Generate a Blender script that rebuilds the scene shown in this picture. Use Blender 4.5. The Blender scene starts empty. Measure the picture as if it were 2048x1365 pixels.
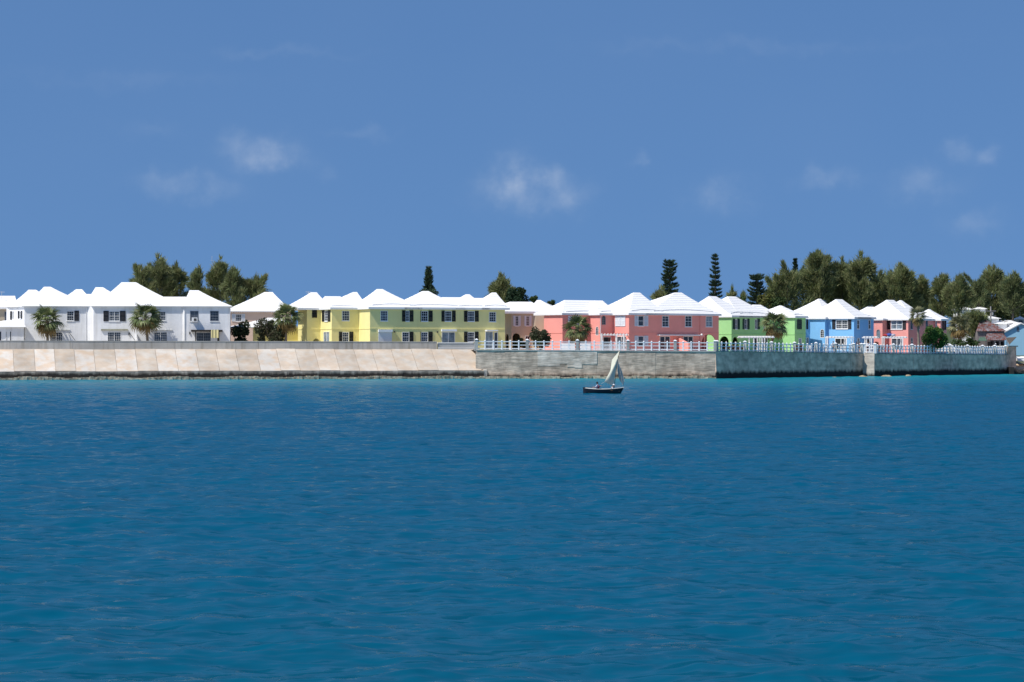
import bpy, math, random
import numpy as np
from mathutils import Vector, Matrix
from mathutils.geometry import tessellate_polygon

# ---------------------------------------------------------------- camera, sky, sun
SC = bpy.context.scene
COL = SC.collection
F = 5000.0; HC = 4.4; HY = 697.0; CX = 1024.0
cd = bpy.data.cameras.new('camera'); cam = bpy.data.objects.new('camera', cd); COL.objects.link(cam)
cam.location = (0, 0, HC); cam.rotation_euler = (math.radians(90), 0, 0)
cd.sensor_width = 36; cd.lens = F / 2048 * 36; cd.shift_y = (HY - 682.5) / 2048
cd.clip_start = 1; cd.clip_end = 60000
SC.camera = cam
SUN_L = Vector((-0.60, -0.37, 1.0)).normalized()          # towards the sun
SKY_STRENGTH = 0.10; SUN_STRENGTH = 4.0; EXPOSURE = 0.34
SC.view_settings.view_transform = 'Standard'; SC.view_settings.look = 'None'
SC.view_settings.exposure = EXPOSURE; SC.view_settings.gamma = 1; SC.view_settings.use_curve_mapping = False
w = bpy.data.worlds.new('World'); SC.world = w; w.use_nodes = True
nt = w.node_tree; N = nt.nodes; Lk = nt.links
for n in list(N): N.remove(n)
def nn(tree, t, **kw):
    n = tree.nodes.new(t)
    for k, v in kw.items():
        if k.startswith('i_'): n.inputs[k[2:].replace('_', ' ')].default_value = v
        else: setattr(n, k, v)
    return n
out = nn(nt, 'ShaderNodeOutputWorld'); bg = nn(nt, 'ShaderNodeBackground'); Lk.new(bg.outputs[0], out.inputs[0])
bg.inputs[1].default_value = SKY_STRENGTH
sky = nn(nt, 'ShaderNodeTexSky', sky_type='NISHITA', sun_disc=False)
sky.sun_elevation = math.asin(SUN_L.z); sky.sun_rotation = math.atan2(SUN_L.x, SUN_L.y)
sky.air_density = 1.0; sky.dust_density = 1.0; sky.ozone_density = 6.0; sky.altitude = 0
tc = nn(nt, 'ShaderNodeTexCoord'); sx = nn(nt, 'ShaderNodeSeparateXYZ'); Lk.new(tc.outputs['Generated'], sx.inputs[0])
def mth(op, a, b=None, c=None, tree=nt):
    n = tree.nodes.new('ShaderNodeMath'); n.operation = op
    for i, q in enumerate((a, b, c)):
        if q is None: continue
        if isinstance(q, (int, float)): n.inputs[i].default_value = q
        else: tree.links.new(q, n.inputs[i])
    return n.outputs[0]
# clear blue even down to the horizon (a dry, dark-blue day): the whole sky gets the same treatment
lift = nn(nt, 'ShaderNodeCombineXYZ'); Lk.new(sx.outputs[0], lift.inputs[0]); Lk.new(sx.outputs[1], lift.inputs[1])
Lk.new(mth('ADD', mth('MULTIPLY', mth('MAXIMUM', sx.outputs[2], 0), .6), .235), lift.inputs[2])
lnorm = nn(nt, 'ShaderNodeVectorMath', operation='NORMALIZE'); Lk.new(lift.outputs[0], lnorm.inputs[0]); Lk.new(lnorm.outputs[0], sky.inputs[0])
tint = nn(nt, 'ShaderNodeMix', data_type='RGBA', blend_type='MULTIPLY'); tint.inputs[0].default_value = 1
Lk.new(sky.outputs[0], tint.inputs[6]); tint.inputs[7].default_value = (0.60, 0.775, 0.915, 1)
# thin cumulus scraps: azimuth and elevation angles of each, its half sizes and density
az = mth('ARCTAN2', sx.outputs[0], sx.outputs[1]); el = mth('ARCSINE', sx.outputs[2])
comb = nn(nt, 'ShaderNodeCombineXYZ'); Lk.new(az, comb.inputs[0]); Lk.new(el, comb.inputs[1])
nz = nn(nt, 'ShaderNodeTexNoise'); Lk.new(comb.outputs[0], nz.inputs['Vector'])
nz.inputs['Scale'].default_value = 60; nz.inputs['Detail'].default_value = 6; nz.inputs['Roughness'].default_value = 0.58
wz = nn(nt, 'ShaderNodeTexNoise'); Lk.new(comb.outputs[0], wz.inputs['Vector']); wz.inputs['Scale'].default_value = 85; wz.inputs['Detail'].default_value = 3
wsep = nn(nt, 'ShaderNodeSeparateColor'); Lk.new(wz.outputs['Color'], wsep.inputs[0])
azw = mth('ADD', az, mth('MULTIPLY', mth('SUBTRACT', wsep.outputs[0], 0.5), 0.016))
elw = mth('ADD', el, mth('MULTIPLY', mth('SUBTRACT', wsep.outputs[1], 0.5), 0.016))
CL = [(505, 302, 62, 26, .8), (560, 318, 50, 18, .6), (375, 373, 85, 22, .62), (1022, 352, 34, 34, .95), (1045, 385, 75, 34, .8), (1100, 358, 22, 24, .6), (1130, 388, 45, 26, .6),
      (725, 268, 50, 12, .22), (650, 350, 22, 16, .22), (1445, 392, 52, 28, .5), (1655, 362, 48, 18, .5), (1850, 372, 60, 26, .5), (1903, 312, 26, 20, .5),
      (1972, 325, 28, 18, .6), (1955, 455, 46, 24, .5), (1278, 330, 16, 10, .25), (560, 110, 120, 10, .2), (1500, 95, 260, 12, .16), (240, 165, 200, 14, .12), (300, 260, 60, 14, .14)]
tot = None
for (px, py, hx, hy, st) in CL:
    a0 = math.atan((px - CX) / F); e0 = math.atan((HY - py) / F)
    dx = mth('DIVIDE', mth('SUBTRACT', azw, a0), hx / F); dy = mth('DIVIDE', mth('SUBTRACT', elw, e0), hy / F)
    r2 = mth('ADD', mth('MULTIPLY', dx, dx), mth('MULTIPLY', dy, dy))
    g = mth('MULTIPLY', mth('EXPONENT', mth('MULTIPLY', mth('POWER', r2, 1.1), -0.9)), st)
    tot = g if tot is None else mth('ADD', tot, g)
mr = nn(nt, 'ShaderNodeMapRange'); mr.inputs[1].default_value = 0.36; mr.inputs[2].default_value = 0.68; Lk.new(nz.outputs[0], mr.inputs[0])
cfac = mth('MULTIPLY', mth('MULTIPLY', tot, mth('ADD', mth('MULTIPLY', mr.outputs[0], 0.8), 0.2)), 0.40)
bz = nn(nt, 'ShaderNodeTexNoise'); Lk.new(comb.outputs[0], bz.inputs['Vector']); bz.inputs['Scale'].default_value = 9; bz.inputs['Detail'].default_value = 2
cfac = mth('ADD', cfac, mth('MULTIPLY', bz.outputs[0], 0.05))
cm = nn(nt, 'ShaderNodeMix', data_type='RGBA'); Lk.new(cfac, cm.inputs[0]); Lk.new(tint.outputs[2], cm.inputs[6])
cm.inputs[7].default_value = (3.9, 4.6, 5.8, 1)
Lk.new(cm.outputs[2], bg.inputs[0])
sd = bpy.data.lights.new('sun', 'SUN'); sd.energy = SUN_STRENGTH; sd.angle = math.radians(0.53); sd.color = (1.0, 0.955, 0.89)
so = bpy.data.objects.new('sun', sd); COL.objects.link(so); so.rotation_euler = (-SUN_L).to_track_quat('-Z', 'Y').to_euler()
so.location = (-200, -100, 400)

# ---------------------------------------------------------------- helpers
R = random.Random(7); NR = np.random.RandomState(5)
def X(px, Y): return (px - CX) * Y / F
def Z(py, Y): return HC - (py - HY) * Y / F
def P(px, py, Y): return Vector((X(px, Y), Y, Z(py, Y)))

def thing(name, label, cat, loc=(0, 0, 0), group=None):
    o = bpy.data.objects.new(name, None); COL.objects.link(o); o.location = loc; o.empty_display_size = .3
    o['label'] = label; o['category'] = cat
    if group: o['group'] = group
    return o
def tag(o, label, cat, group=None):
    o['label'] = label; o['category'] = cat
    if group: o['group'] = group
    return o
def origin(p):
    v = Vector((0, 0, 0))
    while p is not None: v += p.location; p = p.parent
    return v
def np_mesh(name, V, Fc, mat=None, smooth=False):
    """V (n,3) array, Fc (m,k) int array"""
    V = np.asarray(V, dtype=np.float32); Fc = np.asarray(Fc, dtype=np.int32)
    me = bpy.data.meshes.new(name); k = Fc.shape[1]; m = len(Fc)
    me.vertices.add(len(V)); me.vertices.foreach_set('co', V.ravel())
    me.loops.add(m * k); me.loops.foreach_set('vertex_index', Fc.ravel())
    me.polygons.add(m); me.polygons.foreach_set('loop_start', np.arange(0, m * k, k, dtype=np.int32))
    if smooth: me.polygons.foreach_set('use_smooth', np.ones(m, dtype=bool))
    me.update(calc_edges=True); me.validate()
    if mat: me.materials.append(mat)
    return me
def link(name, me, parent=None, loc=None):
    o = bpy.data.objects.new(name, me); COL.objects.link(o)
    if parent: o.parent = parent
    if loc is not None: o.location = loc
    return o

class MB:
    """collects shapes in world coordinates; build() links them as one mesh object"""
    def __init__(s): s.v = []; s.f = []
    def add(s, vs, fs):
        b = len(s.v); s.v += [tuple(q) for q in vs]; s.f += [tuple(b + i for i in f) for f in fs]; return s
    def hexa(s, o, a, b, c):
        o = Vector(o); a = Vector(a); b = Vector(b); c = Vector(c)
        vs = [o, o + a, o + a + b, o + b, o + c, o + a + c, o + a + b + c, o + b + c]
        return s.add(vs, [(0, 3, 2, 1), (4, 5, 6, 7), (0, 1, 5, 4), (1, 2, 6, 5), (2, 3, 7, 6), (3, 0, 4, 7)])
    def box(s, x0, y0, z0, x1, y1, z1): return s.hexa((x0, y0, z0), (x1 - x0, 0, 0), (0, y1 - y0, 0), (0, 0, z1 - z0))
    def fbox(s, sg, s0, s1, z0, z1, n0, n1):
        """box on a wall segment: s along, z up, n outward"""
        o = sg.at(s0, z0, n0); return s.hexa(o, sg.U * (s1 - s0), Vector((0, 0, z1 - z0)), sg.N * (n1 - n0))
    def tube(s, pts, rad, n=6, cap=True):
        pts = [Vector(p) for p in pts]; k = len(pts)
        if not hasattr(rad, '__len__'): rad = [rad] * k
        b = len(s.v)
        for i, p in enumerate(pts):
            d = (pts[min(i + 1, k - 1)] - pts[max(i - 1, 0)]).normalized()
            up = Vector((0, 0, 1)) if abs(d.z) < .9 else Vector((1, 0, 0))
            e1 = d.cross(up).normalized(); e2 = d.cross(e1)
            for j in range(n):
                a = 2 * math.pi * j / n; s.v.append(tuple(p + (e1 * math.cos(a) + e2 * math.sin(a)) * rad[i]))
        for i in range(k - 1):
            for j in range(n):
                s.f.append((b + i * n + j, b + i * n + (j + 1) % n, b + (i + 1) * n + (j + 1) % n, b + (i + 1) * n + j))
        if cap:
            s.f.append(tuple(b + j for j in range(n))[::-1]); s.f.append(tuple(b + (k - 1) * n + j for j in range(n)))
        return s
    def ball(s, c, rx, ry, rz, nu=10, nv=7, jit=0, rnd=None):
        b = len(s.v)
        for i in range(nv + 1):
            t = math.pi * i / nv
            for j in range(nu):
                a = 2 * math.pi * j / nu; q = 1 + (rnd.uniform(-jit, jit) if jit and rnd else 0)
                s.v.append((c[0] + rx * q * math.sin(t) * math.cos(a), c[1] + ry * q * math.sin(t) * math.sin(a), c[2] + rz * q * math.cos(t)))
        for i in range(nv):
            for j in range(nu):
                s.f.append((b + i * nu + j, b + (i + 1) * nu + j, b + (i + 1) * nu + (j + 1) % nu, b + i * nu + (j + 1) % nu))
        return s
    def build(s, name, mat, parent=None, smooth=False, local=False):
        og = Vector((0, 0, 0)) if local else origin(parent)
        me = bpy.data.meshes.new(name); me.from_pydata([tuple(Vector(q) - og) for q in s.v], [], s.f); me.update()
        if smooth:
            for p in me.polygons: p.use_smooth = True
        me.materials.append(mat)
        return link(name, me, parent)

class Seg:
    """a vertical wall plane: starts at P0 (x, y), runs along u; outward normal n is to its right-hand, seaward side"""
    def __init__(s, p0, ang=None, u=None, L=None):
        s.p0 = Vector((p0[0], p0[1], 0))
        if u is None: u = (math.cos(ang), math.sin(ang))
        s.U = Vector((u[0], u[1], 0)); s.N = Vector((u[1], -u[0], 0)); s.L = L
    def s_of(s, px):
        t = (px - CX) / F; return (t * s.p0.y - s.p0.x) / (s.U.x - t * s.U.y)
    def hit(s, px, py):
        q = s.s_of(px); Y = s.p0.y + q * s.U.y; return q, Z(py, Y)
    def at(s, q, z, n=0): return s.p0 + s.U * q + s.N * n + Vector((0, 0, z))
    def end(s): return s.p0 + s.U * s.L
    def zof(s, py, q=0): return Z(py, s.p0.y + q * s.U.y)

def chain(px0, Y0, spec):
    """walk a stepped front: ('F', px_end, deg) runs to the right along the front; ('L', px_end, deg) comes toward the sea"""
    p = (X(px0, Y0), Y0); segs = []
    for kind, px, deg in spec:
        a = math.radians(deg if kind == 'F' else deg - 90)
        sg = Seg(p, a); sg.L = sg.s_of(px); sg.kind = kind; assert sg.L > 0, (kind, px, deg)
        e = sg.end(); p = (e.x, e.y); segs.append(sg)
    return segs

# ---------------------------------------------------------------- materials
MATS = {}
def mat(name, col, rough=.8, var=.08, scale=.6, spec=.3, streak=0, streakcol=(.3, .27, .22), bump=0, bscale=8, rnd=0, metal=0, trans=0, var2=None, islands=0, bstretch=None):
    if name in MATS: return MATS[name]
    m = bpy.data.materials.new(name); MATS[name] = m; m.use_nodes = True; t = m.node_tree
    b = t.nodes['Principled BSDF']; b.inputs['Roughness'].default_value = rough; b.inputs['Specular IOR Level'].default_value = spec; b.inputs['Metallic'].default_value = metal
    geo = nn(t, 'ShaderNodeNewGeometry')
    n1 = nn(t, 'ShaderNodeTexNoise'); n1.inputs['Scale'].default_value = scale; n1.inputs['Detail'].default_value = 5; n1.inputs['Roughness'].default_value = .6
    t.links.new(geo.outputs['Position'], n1.inputs['Vector'])
    r = nn(t, 'ShaderNodeMapRange'); r.inputs[1].default_value = .3; r.inputs[2].default_value = .7
    r.inputs[3].default_value = 1 - var; r.inputs[4].default_value = 1 + var; t.links.new(n1.outputs[0], r.inputs[0])
    fac = r.outputs[0]
    if rnd:
        oi = nn(t, 'ShaderNodeObjectInfo'); fac = mth('MULTIPLY', fac, mth('ADD', mth('MULTIPLY', oi.outputs['Random'], 2 * rnd, tree=t), 1 - rnd, tree=t), tree=t)
    if islands:
        fac = mth('MULTIPLY', fac, mth('ADD', mth('MULTIPLY', geo.outputs['Random Per Island'], 2 * islands, tree=t), 1 - islands, tree=t), tree=t)
    mx = nn(t, 'ShaderNodeVectorMath', operation='SCALE'); mx.inputs[0].default_value = col; t.links.new(fac, mx.inputs['Scale'])
    c = mx.outputs[0]
    if var2:
        n3 = nn(t, 'ShaderNodeTexNoise'); n3.inputs['Scale'].default_value = scale * 2.3; n3.inputs['Detail'].default_value = 4
        t.links.new(geo.outputs['Position'], n3.inputs['Vector'])
        r3 = nn(t, 'ShaderNodeMapRange'); r3.inputs[1].default_value = .42; r3.inputs[2].default_value = .62; t.links.new(n3.outputs[0], r3.inputs[0])
        q = nn(t, 'ShaderNodeMix', data_type='RGBA'); t.links.new(r3.outputs[0], q.inputs[0]); t.links.new(c, q.inputs[6])
        mx2 = nn(t, 'ShaderNodeVectorMath', operation='SCALE'); mx2.inputs[0].default_value = var2; t.links.new(fac, mx2.inputs['Scale']); t.links.new(mx2.outputs[0], q.inputs[7]); c = q.outputs[2]
    if streak:
        mp = nn(t, 'ShaderNodeMapping'); mp.inputs['Scale'].default_value = (1.6, 1.6, .16); t.links.new(geo.outputs['Position'], mp.inputs[0])
        n2 = nn(t, 'ShaderNodeTexNoise'); n2.inputs['Scale'].default_value = 1.1; n2.inputs['Detail'].default_value = 6; t.links.new(mp.outputs[0], n2.inputs['Vector'])
        r2 = nn(t, 'ShaderNodeMapRange'); r2.inputs[1].default_value = .5; r2.inputs[2].default_value = .75; r2.inputs[4].default_value = streak; t.links.new(n2.outputs[0], r2.inputs[0])
        q = nn(t, 'ShaderNodeMix', data_type='RGBA'); t.links.new(r2.outputs[0], q.inputs[0]); t.links.new(c, q.inputs[6]); q.inputs[7].default_value = (*streakcol, 1); c = q.outputs[2]
    t.links.new(c, b.inputs['Base Color'])
    if bump:
        nb = nn(t, 'ShaderNodeTexNoise'); nb.inputs['Scale'].default_value = bscale; nb.inputs['Detail'].default_value = 5
        if bstretch:
            mp = nn(t, 'ShaderNodeMapping'); mp.inputs['Scale'].default_value = bstretch; t.links.new(geo.outputs['Position'], mp.inputs[0]); t.links.new(mp.outputs[0], nb.inputs['Vector'])
        else: t.links.new(geo.outputs['Position'], nb.inputs['Vector'])
        bp = nn(t, 'ShaderNodeBump'); bp.inputs['Strength'].default_value = .8; bp.inputs['Distance'].default_value = bump
        t.links.new(nb.outputs[0], bp.inputs['Height']); t.links.new(bp.outputs[0], b.inputs['Normal'])
    if trans:
        tr = nn(t, 'ShaderNodeBsdfTranslucent'); t.links.new(c, tr.inputs[0]); ms = nn(t, 'ShaderNodeMixShader'); ms.inputs[0].default_value = trans
        o = t.nodes['Material Output']; t.links.new(b.outputs[0], ms.inputs[1]); t.links.new(tr.outputs[0], ms.inputs[2]); t.links.new(ms.outputs[0], o.inputs[0])
    return m
WHITE = mat('white_wall', (.80, .80, .80), streak=.42, streakcol=(.52, .49, .43), bump=.01)
ROOF = mat('lime_washed_roof', (.80, .79, .775), var=.03, streak=.10, streakcol=(.62, .60, .56), bump=.01)
TRIM = mat('white_trim', (.80, .80, .79), var=.02)
FRAME = mat('white_window_frame', (.74, .74, .73), rough=.5, var=.02)
YEL = mat('yellow_wall', (.82, .73, .32), var=.05, streak=.10, streakcol=(.5, .42, .16), bump=.01)
PINK = mat('coral_wall', (.82, .32, .27), var=.05, streak=.14, streakcol=(.66, .30, .26), bump=.01)
PINKB = mat('coral_wall_second', (.80, .33, .29), var=.05, streak=.08, bump=.01)
GRN = mat('green_wall', (.34, .62, .26), var=.05, streak=.12, streakcol=(.25, .5, .16), bump=.01)
BLU = mat('blue_wall', (.20, .46, .76), var=.04, streak=.05, streakcol=(.15, .35, .6), bump=.01)
PALEBLU = mat('pale_blue_wall', (.34, .60, .78), var=.04, streak=.08, bump=.01)
BEIGE = mat('beige_wall', (.52, .38, .28), var=.05, streak=.08, bump=.01)
TAN = mat('tan_wall', (.50, .43, .32), var=.05, streak=.08, bump=.01)
SHUT = mat('dark_shutter_paint', (.012, .013, .018), rough=.6, var=.1)
SHUTG = mat('dark_green_shutter_paint', (.014, .035, .035), rough=.6, var=.1)
SHUTW = mat('white_shutter_paint', (.72, .75, .78), rough=.6, var=.03)
DARK = mat('opening_shade_and_eyes', (.012, .012, .014), var=.2)
STONE_CAP = mat('pale_coping', (.50, .49, .46), var=.12, streak=.3)
PILLAR = mat('weathered_pillar', (.36, .36, .34), var=.2, scale=2, streak=.5, streakcol=(.2, .2, .18), rnd=.15)
PILLARW = mat('flaking_white_pillar', (.62, .58, .52), var=.25, scale=3, streak=.5, streakcol=(.3, .24, .18), rnd=.1)
RAILW = mat('white_railing_paint', (.78, .79, .80), rough=.5, var=.05)
WOOD = mat('dark_timber', (.03, .025, .02), var=.2)
def glass_mat(name, col, r=.08):
    m = mat(name, col, rough=r, var=.5, scale=1.3, spec=.5); return m
GLASS = mat('window_glass', (.045, .055, .07), rough=.08, var=.5, scale=1.3, spec=.5, rnd=.7)
GLASSC = glass_mat('curtained_glass', (.20, .25, .29), .2)

# ---------------------------------------------------------------- sea
def sea():
    Y0, Y1, K = 27.0, 470.0, .262
    rows = 900; cols = 620
    yy = Y0 * (Y1 / Y0) ** (np.linspace(0, 1, rows)); uu = np.linspace(-K, K, cols)
    U, Yg = np.meshgrid(uu, yy); Xg = U * Yg; H = np.zeros_like(Xg)
    DX = np.zeros_like(Xg); DY = np.zeros_like(Xg)
    spy = yy * math.log(Y1 / Y0) / rows
    rs = np.random.RandomState(11)
    wind = math.radians(-100)
    for i in range(64):
        lam = 0.30 * (4.2 / 0.30) ** (rs.rand() ** 1.35)
        a = wind + rs.normal(0, .85); kx, ky = math.cos(a), math.sin(a); k = 2 * math.pi / lam
        st = 0.050 * (1.0 if lam < 1.5 else .55) * rs.uniform(.6, 1.3)
        fade = np.clip((lam / (2.6 * spy * max(abs(ky), .3) ) - .6), 0, 1)[:, None]
        ph = k * (kx * Xg + ky * Yg) + rs.uniform(0, 6.28)
        # groups: slow modulation of every train
        mod = .6 + .55 * np.sin(k * .13 * (kx * Xg * .7 + ky * Yg) + rs.uniform(0, 6.28)) * np.sin(k * .11 * (ky * Xg - kx * Yg) + rs.uniform(0, 6.28))
        A = st / k * mod * fade
        H += A * np.sin(ph); DX += .9 * A * kx * np.cos(ph); DY += .9 * A * ky * np.cos(ph)
    edge = np.clip((K - np.abs(U)) / .012, 0, 1) * np.clip((Yg - Y0) / 1.5, 0, 1) * np.clip((Y1 - Yg) / 20, 0, 1)
    V = np.stack([Xg + DX * edge, Yg + DY * edge, H * edge], -1).reshape(-1, 3)
    i = np.arange(rows - 1)[:, None] * cols + np.arange(cols - 1)[None, :]
    Q = np.stack([i, i + 1, i + cols + 1, i + cols], -1).reshape(-1, 4)
    # calm far rim out to the horizon, joined to the grid's corners
    B = 25000.; ex = np.array([[-B, -B, 0], [B, -B, 0], [B, B, 0], [-B, B, 0]]); b = len(V)
    c = [0, cols - 1, rows * cols - 1, (rows - 1) * cols]
    Q2 = np.array([[b, b + 1, c[1], c[0]], [b + 1, b + 2, c[2], c[1]], [b + 2, b + 3, c[3], c[2]], [b + 3, b, c[0], c[3]]])
    V = np.concatenate([V, ex]); Q = np.concatenate([Q, Q2])
    m = bpy.data.materials.new('sea_water'); m.use_nodes = True; t = m.node_tree; p = t.nodes['Principled BSDF']
    geo = nn(t, 'ShaderNodeNewGeometry'); s3 = nn(t, 'ShaderNodeSeparateXYZ'); t.links.new(geo.outputs['Position'], s3.inputs[0])
    # distance off the wall: pale sandy shallows close in, deep blue further out
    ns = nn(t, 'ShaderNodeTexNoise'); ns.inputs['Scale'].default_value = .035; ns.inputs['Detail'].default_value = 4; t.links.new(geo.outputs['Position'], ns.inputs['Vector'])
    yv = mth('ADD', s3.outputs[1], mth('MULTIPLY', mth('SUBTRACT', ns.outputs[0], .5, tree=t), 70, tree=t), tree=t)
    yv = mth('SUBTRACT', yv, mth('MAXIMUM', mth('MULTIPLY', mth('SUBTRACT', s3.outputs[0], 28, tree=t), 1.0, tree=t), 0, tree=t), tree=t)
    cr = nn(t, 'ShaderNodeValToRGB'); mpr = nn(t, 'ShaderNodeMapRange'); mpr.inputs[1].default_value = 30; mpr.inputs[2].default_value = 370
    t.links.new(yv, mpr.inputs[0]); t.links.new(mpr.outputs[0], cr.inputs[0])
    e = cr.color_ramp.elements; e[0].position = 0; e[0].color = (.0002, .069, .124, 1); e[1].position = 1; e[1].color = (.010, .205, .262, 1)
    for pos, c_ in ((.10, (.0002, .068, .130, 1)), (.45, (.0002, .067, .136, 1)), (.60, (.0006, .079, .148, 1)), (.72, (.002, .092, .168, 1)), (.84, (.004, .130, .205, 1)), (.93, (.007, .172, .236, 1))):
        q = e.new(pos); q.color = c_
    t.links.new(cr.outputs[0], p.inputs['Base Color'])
    p.inputs['IOR'].default_value = 1.333; p.inputs['Roughness'].default_value = .10; p.inputs['Specular IOR Level'].default_value = .5
    # fine ripples; gust patches change their strength
    gp = nn(t, 'ShaderNodeTexNoise'); gp.inputs['Scale'].default_value = .02; gp.inputs['Detail'].default_value = 3
    mpg = nn(t, 'ShaderNodeMapping'); mpg.inputs['Scale'].default_value = (1, .45, 1); t.links.new(geo.outputs['Position'], mpg.inputs[0]); t.links.new(mpg.outputs[0], gp.inputs['Vector'])
    gm = nn(t, 'ShaderNodeMapRange'); gm.inputs[1].default_value = .35; gm.inputs[2].default_value = .65; gm.inputs[3].default_value = .6; gm.inputs[4].default_value = 1.25; t.links.new(gp.outputs[0], gm.inputs[0])
    # slopes of the small chop, point-sampled so that distant water keeps its sparkle
    nrm = geo.outputs['Normal']
    for sc, st_, amt, det, rot in (((1.5, 2.7, 1), 1.0, .95, 2.2, .25), ((.6, 1.2, 1), 1.0, .80, 1.5, -.3), ((.05, .16, 1), 1.0, .22, 3, .1)):
        mp = nn(t, 'ShaderNodeMapping'); mp.inputs['Scale'].default_value = sc; mp.inputs['Rotation'].default_value = (0, 0, rot); t.links.new(geo.outputs['Position'], mp.inputs[0])
        nb = nn(t, 'ShaderNodeTexNoise'); nb.inputs['Scale'].default_value = st_; nb.inputs['Detail'].default_value = det; nb.inputs['Roughness'].default_value = .55; nb.inputs['Distortion'].default_value = .6
        t.links.new(mp.outputs[0], nb.inputs['Vector'])
        sb = nn(t, 'ShaderNodeVectorMath', operation='SUBTRACT'); t.links.new(nb.outputs['Color'], sb.inputs[0]); sb.inputs[1].default_value = (.5, .5, .5)
        ml = nn(t, 'ShaderNodeVectorMath', operation='MULTIPLY'); t.links.new(sb.outputs[0], ml.inputs[0]); ml.inputs[1].default_value = (amt * .7, amt, 0)
        sg_ = nn(t, 'ShaderNodeVectorMath', operation='SCALE'); t.links.new(ml.outputs[0], sg_.inputs[0]); t.links.new(gm.outputs[0], sg_.inputs['Scale'])
        ad = nn(t, 'ShaderNodeVectorMath', operation='ADD'); t.links.new(nrm, ad.inputs[0]); t.links.new(sg_.outputs[0], ad.inputs[1]); nrm = ad.outputs[0]
    prev = nn(t, 'ShaderNodeVectorMath', operation='NORMALIZE'); t.links.new(nrm, prev.inputs[0])
    # polarised view: only part of the sky's glare comes back off the facets
    df = nn(t, 'ShaderNodeBsdfDiffuse'); t.links.new(cr.outputs[0], df.inputs[0]); t.links.new(prev.outputs[0], df.inputs['Normal'])
    gl = nn(t, 'ShaderNodeBsdfGlossy'); gl.inputs['Roughness'].default_value = .12; t.links.new(prev.outputs[0], gl.inputs['Normal'])
    fr = nn(t, 'ShaderNodeFresnel'); fr.inputs[0].default_value = 1.333; t.links.new(prev.outputs[0], fr.inputs['Normal'])
    mx = nn(t, 'ShaderNodeMixShader'); t.links.new(mth('MINIMUM', mth('MULTIPLY', fr.outputs[0], .56, tree=t), .26, tree=t), mx.inputs[0]); t.links.new(df.outputs[0], mx.inputs[1]); t.links.new(gl.outputs[0], mx.inputs[2])
    t.links.new(mx.outputs[0], t.nodes['Material Output'].inputs[0])
    me = np_mesh('sea', V, Q, m, smooth=True); o = link('sea', me); o['kind'] = 'structure'
sea()

# ---------------------------------------------------------------- land
GX = [(-400, 4.15), (-6, 4.15), (30, 3.98), (84, 3.40), (88, 3.2), (400, 3.2)]
def gz(x, y=0):
    z = float(np.interp(x, [g[0] for g in GX], [g[1] for g in GX]))
    a = min(max((y - 455) / 110, 0), 1); b = min(max((x - 55) / 40, 0), 1)
    return z + 6.5 * a * a * (3 - 2 * a) * b
LEFT_A = Vector((X(-260, 349), 349, 0)); LEFT_B = Vector((X(950, 368), 368, 0))          # foot of the parapet, top of the slope
mid = Seg((X(951, 362.5), 362.5), u=(Vector((X(1431, 364), 364)) - Vector((X(951, 362.5), 362.5))).normalized()[:]); mid.L = mid.s_of(1431)
RIGHT = chain(1431, 364, [('F', 1726, 50), ('L', 1749, 50), ('F', 2016, 50)])
e_end = RIGHT[-1].end()
def front_y(x):
    pts = [(LEFT_A.x, LEFT_A.y), (LEFT_B.x, LEFT_B.y), (mid.p0.x + .2, mid.p0.y), (RIGHT[0].p0.x, RIGHT[0].p0.y), (RIGHT[1].p0.x, RIGHT[1].p0.y), (RIGHT[2].p0.x, RIGHT[2].p0.y), (e_end.x, e_end.y)]
    return float(np.interp(x, [p[0] for p in pts], [p[1] for p in pts]))
def land():
    xs = np.concatenate([np.linspace(-420, LEFT_A.x, 6)[:-1], np.linspace(LEFT_A.x, e_end.x, 120), [e_end.x + .4, e_end.x + 1.5, e_end.x + 3, e_end.x + 6, 110, 130, 170, 260, 420]])
    V = []; n = 14
    for x in xs:
        y0 = front_y(x) + .35
        if x > e_end.x + .3: y0 = e_end.y + 2 + (x - e_end.x) * .12
        for j in range(n):
            q = [0, .004, .01, .03, .06, .1, .14, .18, .23, .3, .4, .55, .75, 1][j]; y = y0 + q * (900 - y0); z = gz(x, y)
            if x > e_end.x + .3:                                     # beach and slipway corner
                zb = [-.6, .3, 1.5, 2.2, 3.2, 3.4][min(j, 5)]; z = zb if j < 5 else z
            V.append((x, y, z))
    V = np.array(V); m = len(xs); i = np.arange(m - 1)[:, None] * n + np.arange(n - 1)[None, :]
    Q = np.stack([i, i + n, i + n + 1, i + 1], -1).reshape(-1, 4)
    g = mat('pale_bounce_paving_and_garden_ground', (.50, .46, .39), var=.12, scale=.4, bump=.02, bscale=3)  # ground by the houses made pale to bounce light onto their walls
    t = g.node_tree; bs = t.nodes['Principled BSDF']; src = bs.inputs['Base Color'].links[0].from_socket
    geo = nn(t, 'ShaderNodeNewGeometry'); s3 = nn(t, 'ShaderNodeSeparateXYZ'); t.links.new(geo.outputs['Position'], s3.inputs[0])
    r = nn(t, 'ShaderNodeMapRange'); r.inputs[1].default_value = 432; r.inputs[2].default_value = 440; t.links.new(s3.outputs[1], r.inputs[0])
    q = nn(t, 'ShaderNodeMix', data_type='RGBA'); t.links.new(r.outputs[0], q.inputs[0]); t.links.new(src, q.inputs[6]); q.inputs[7].default_value = (.055, .075, .03, 1); t.links.new(q.outputs[2], bs.inputs['Base Color'])
    o = link('ground', np_mesh('ground', V, Q, g)); o['kind'] = 'structure'
land()
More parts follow.
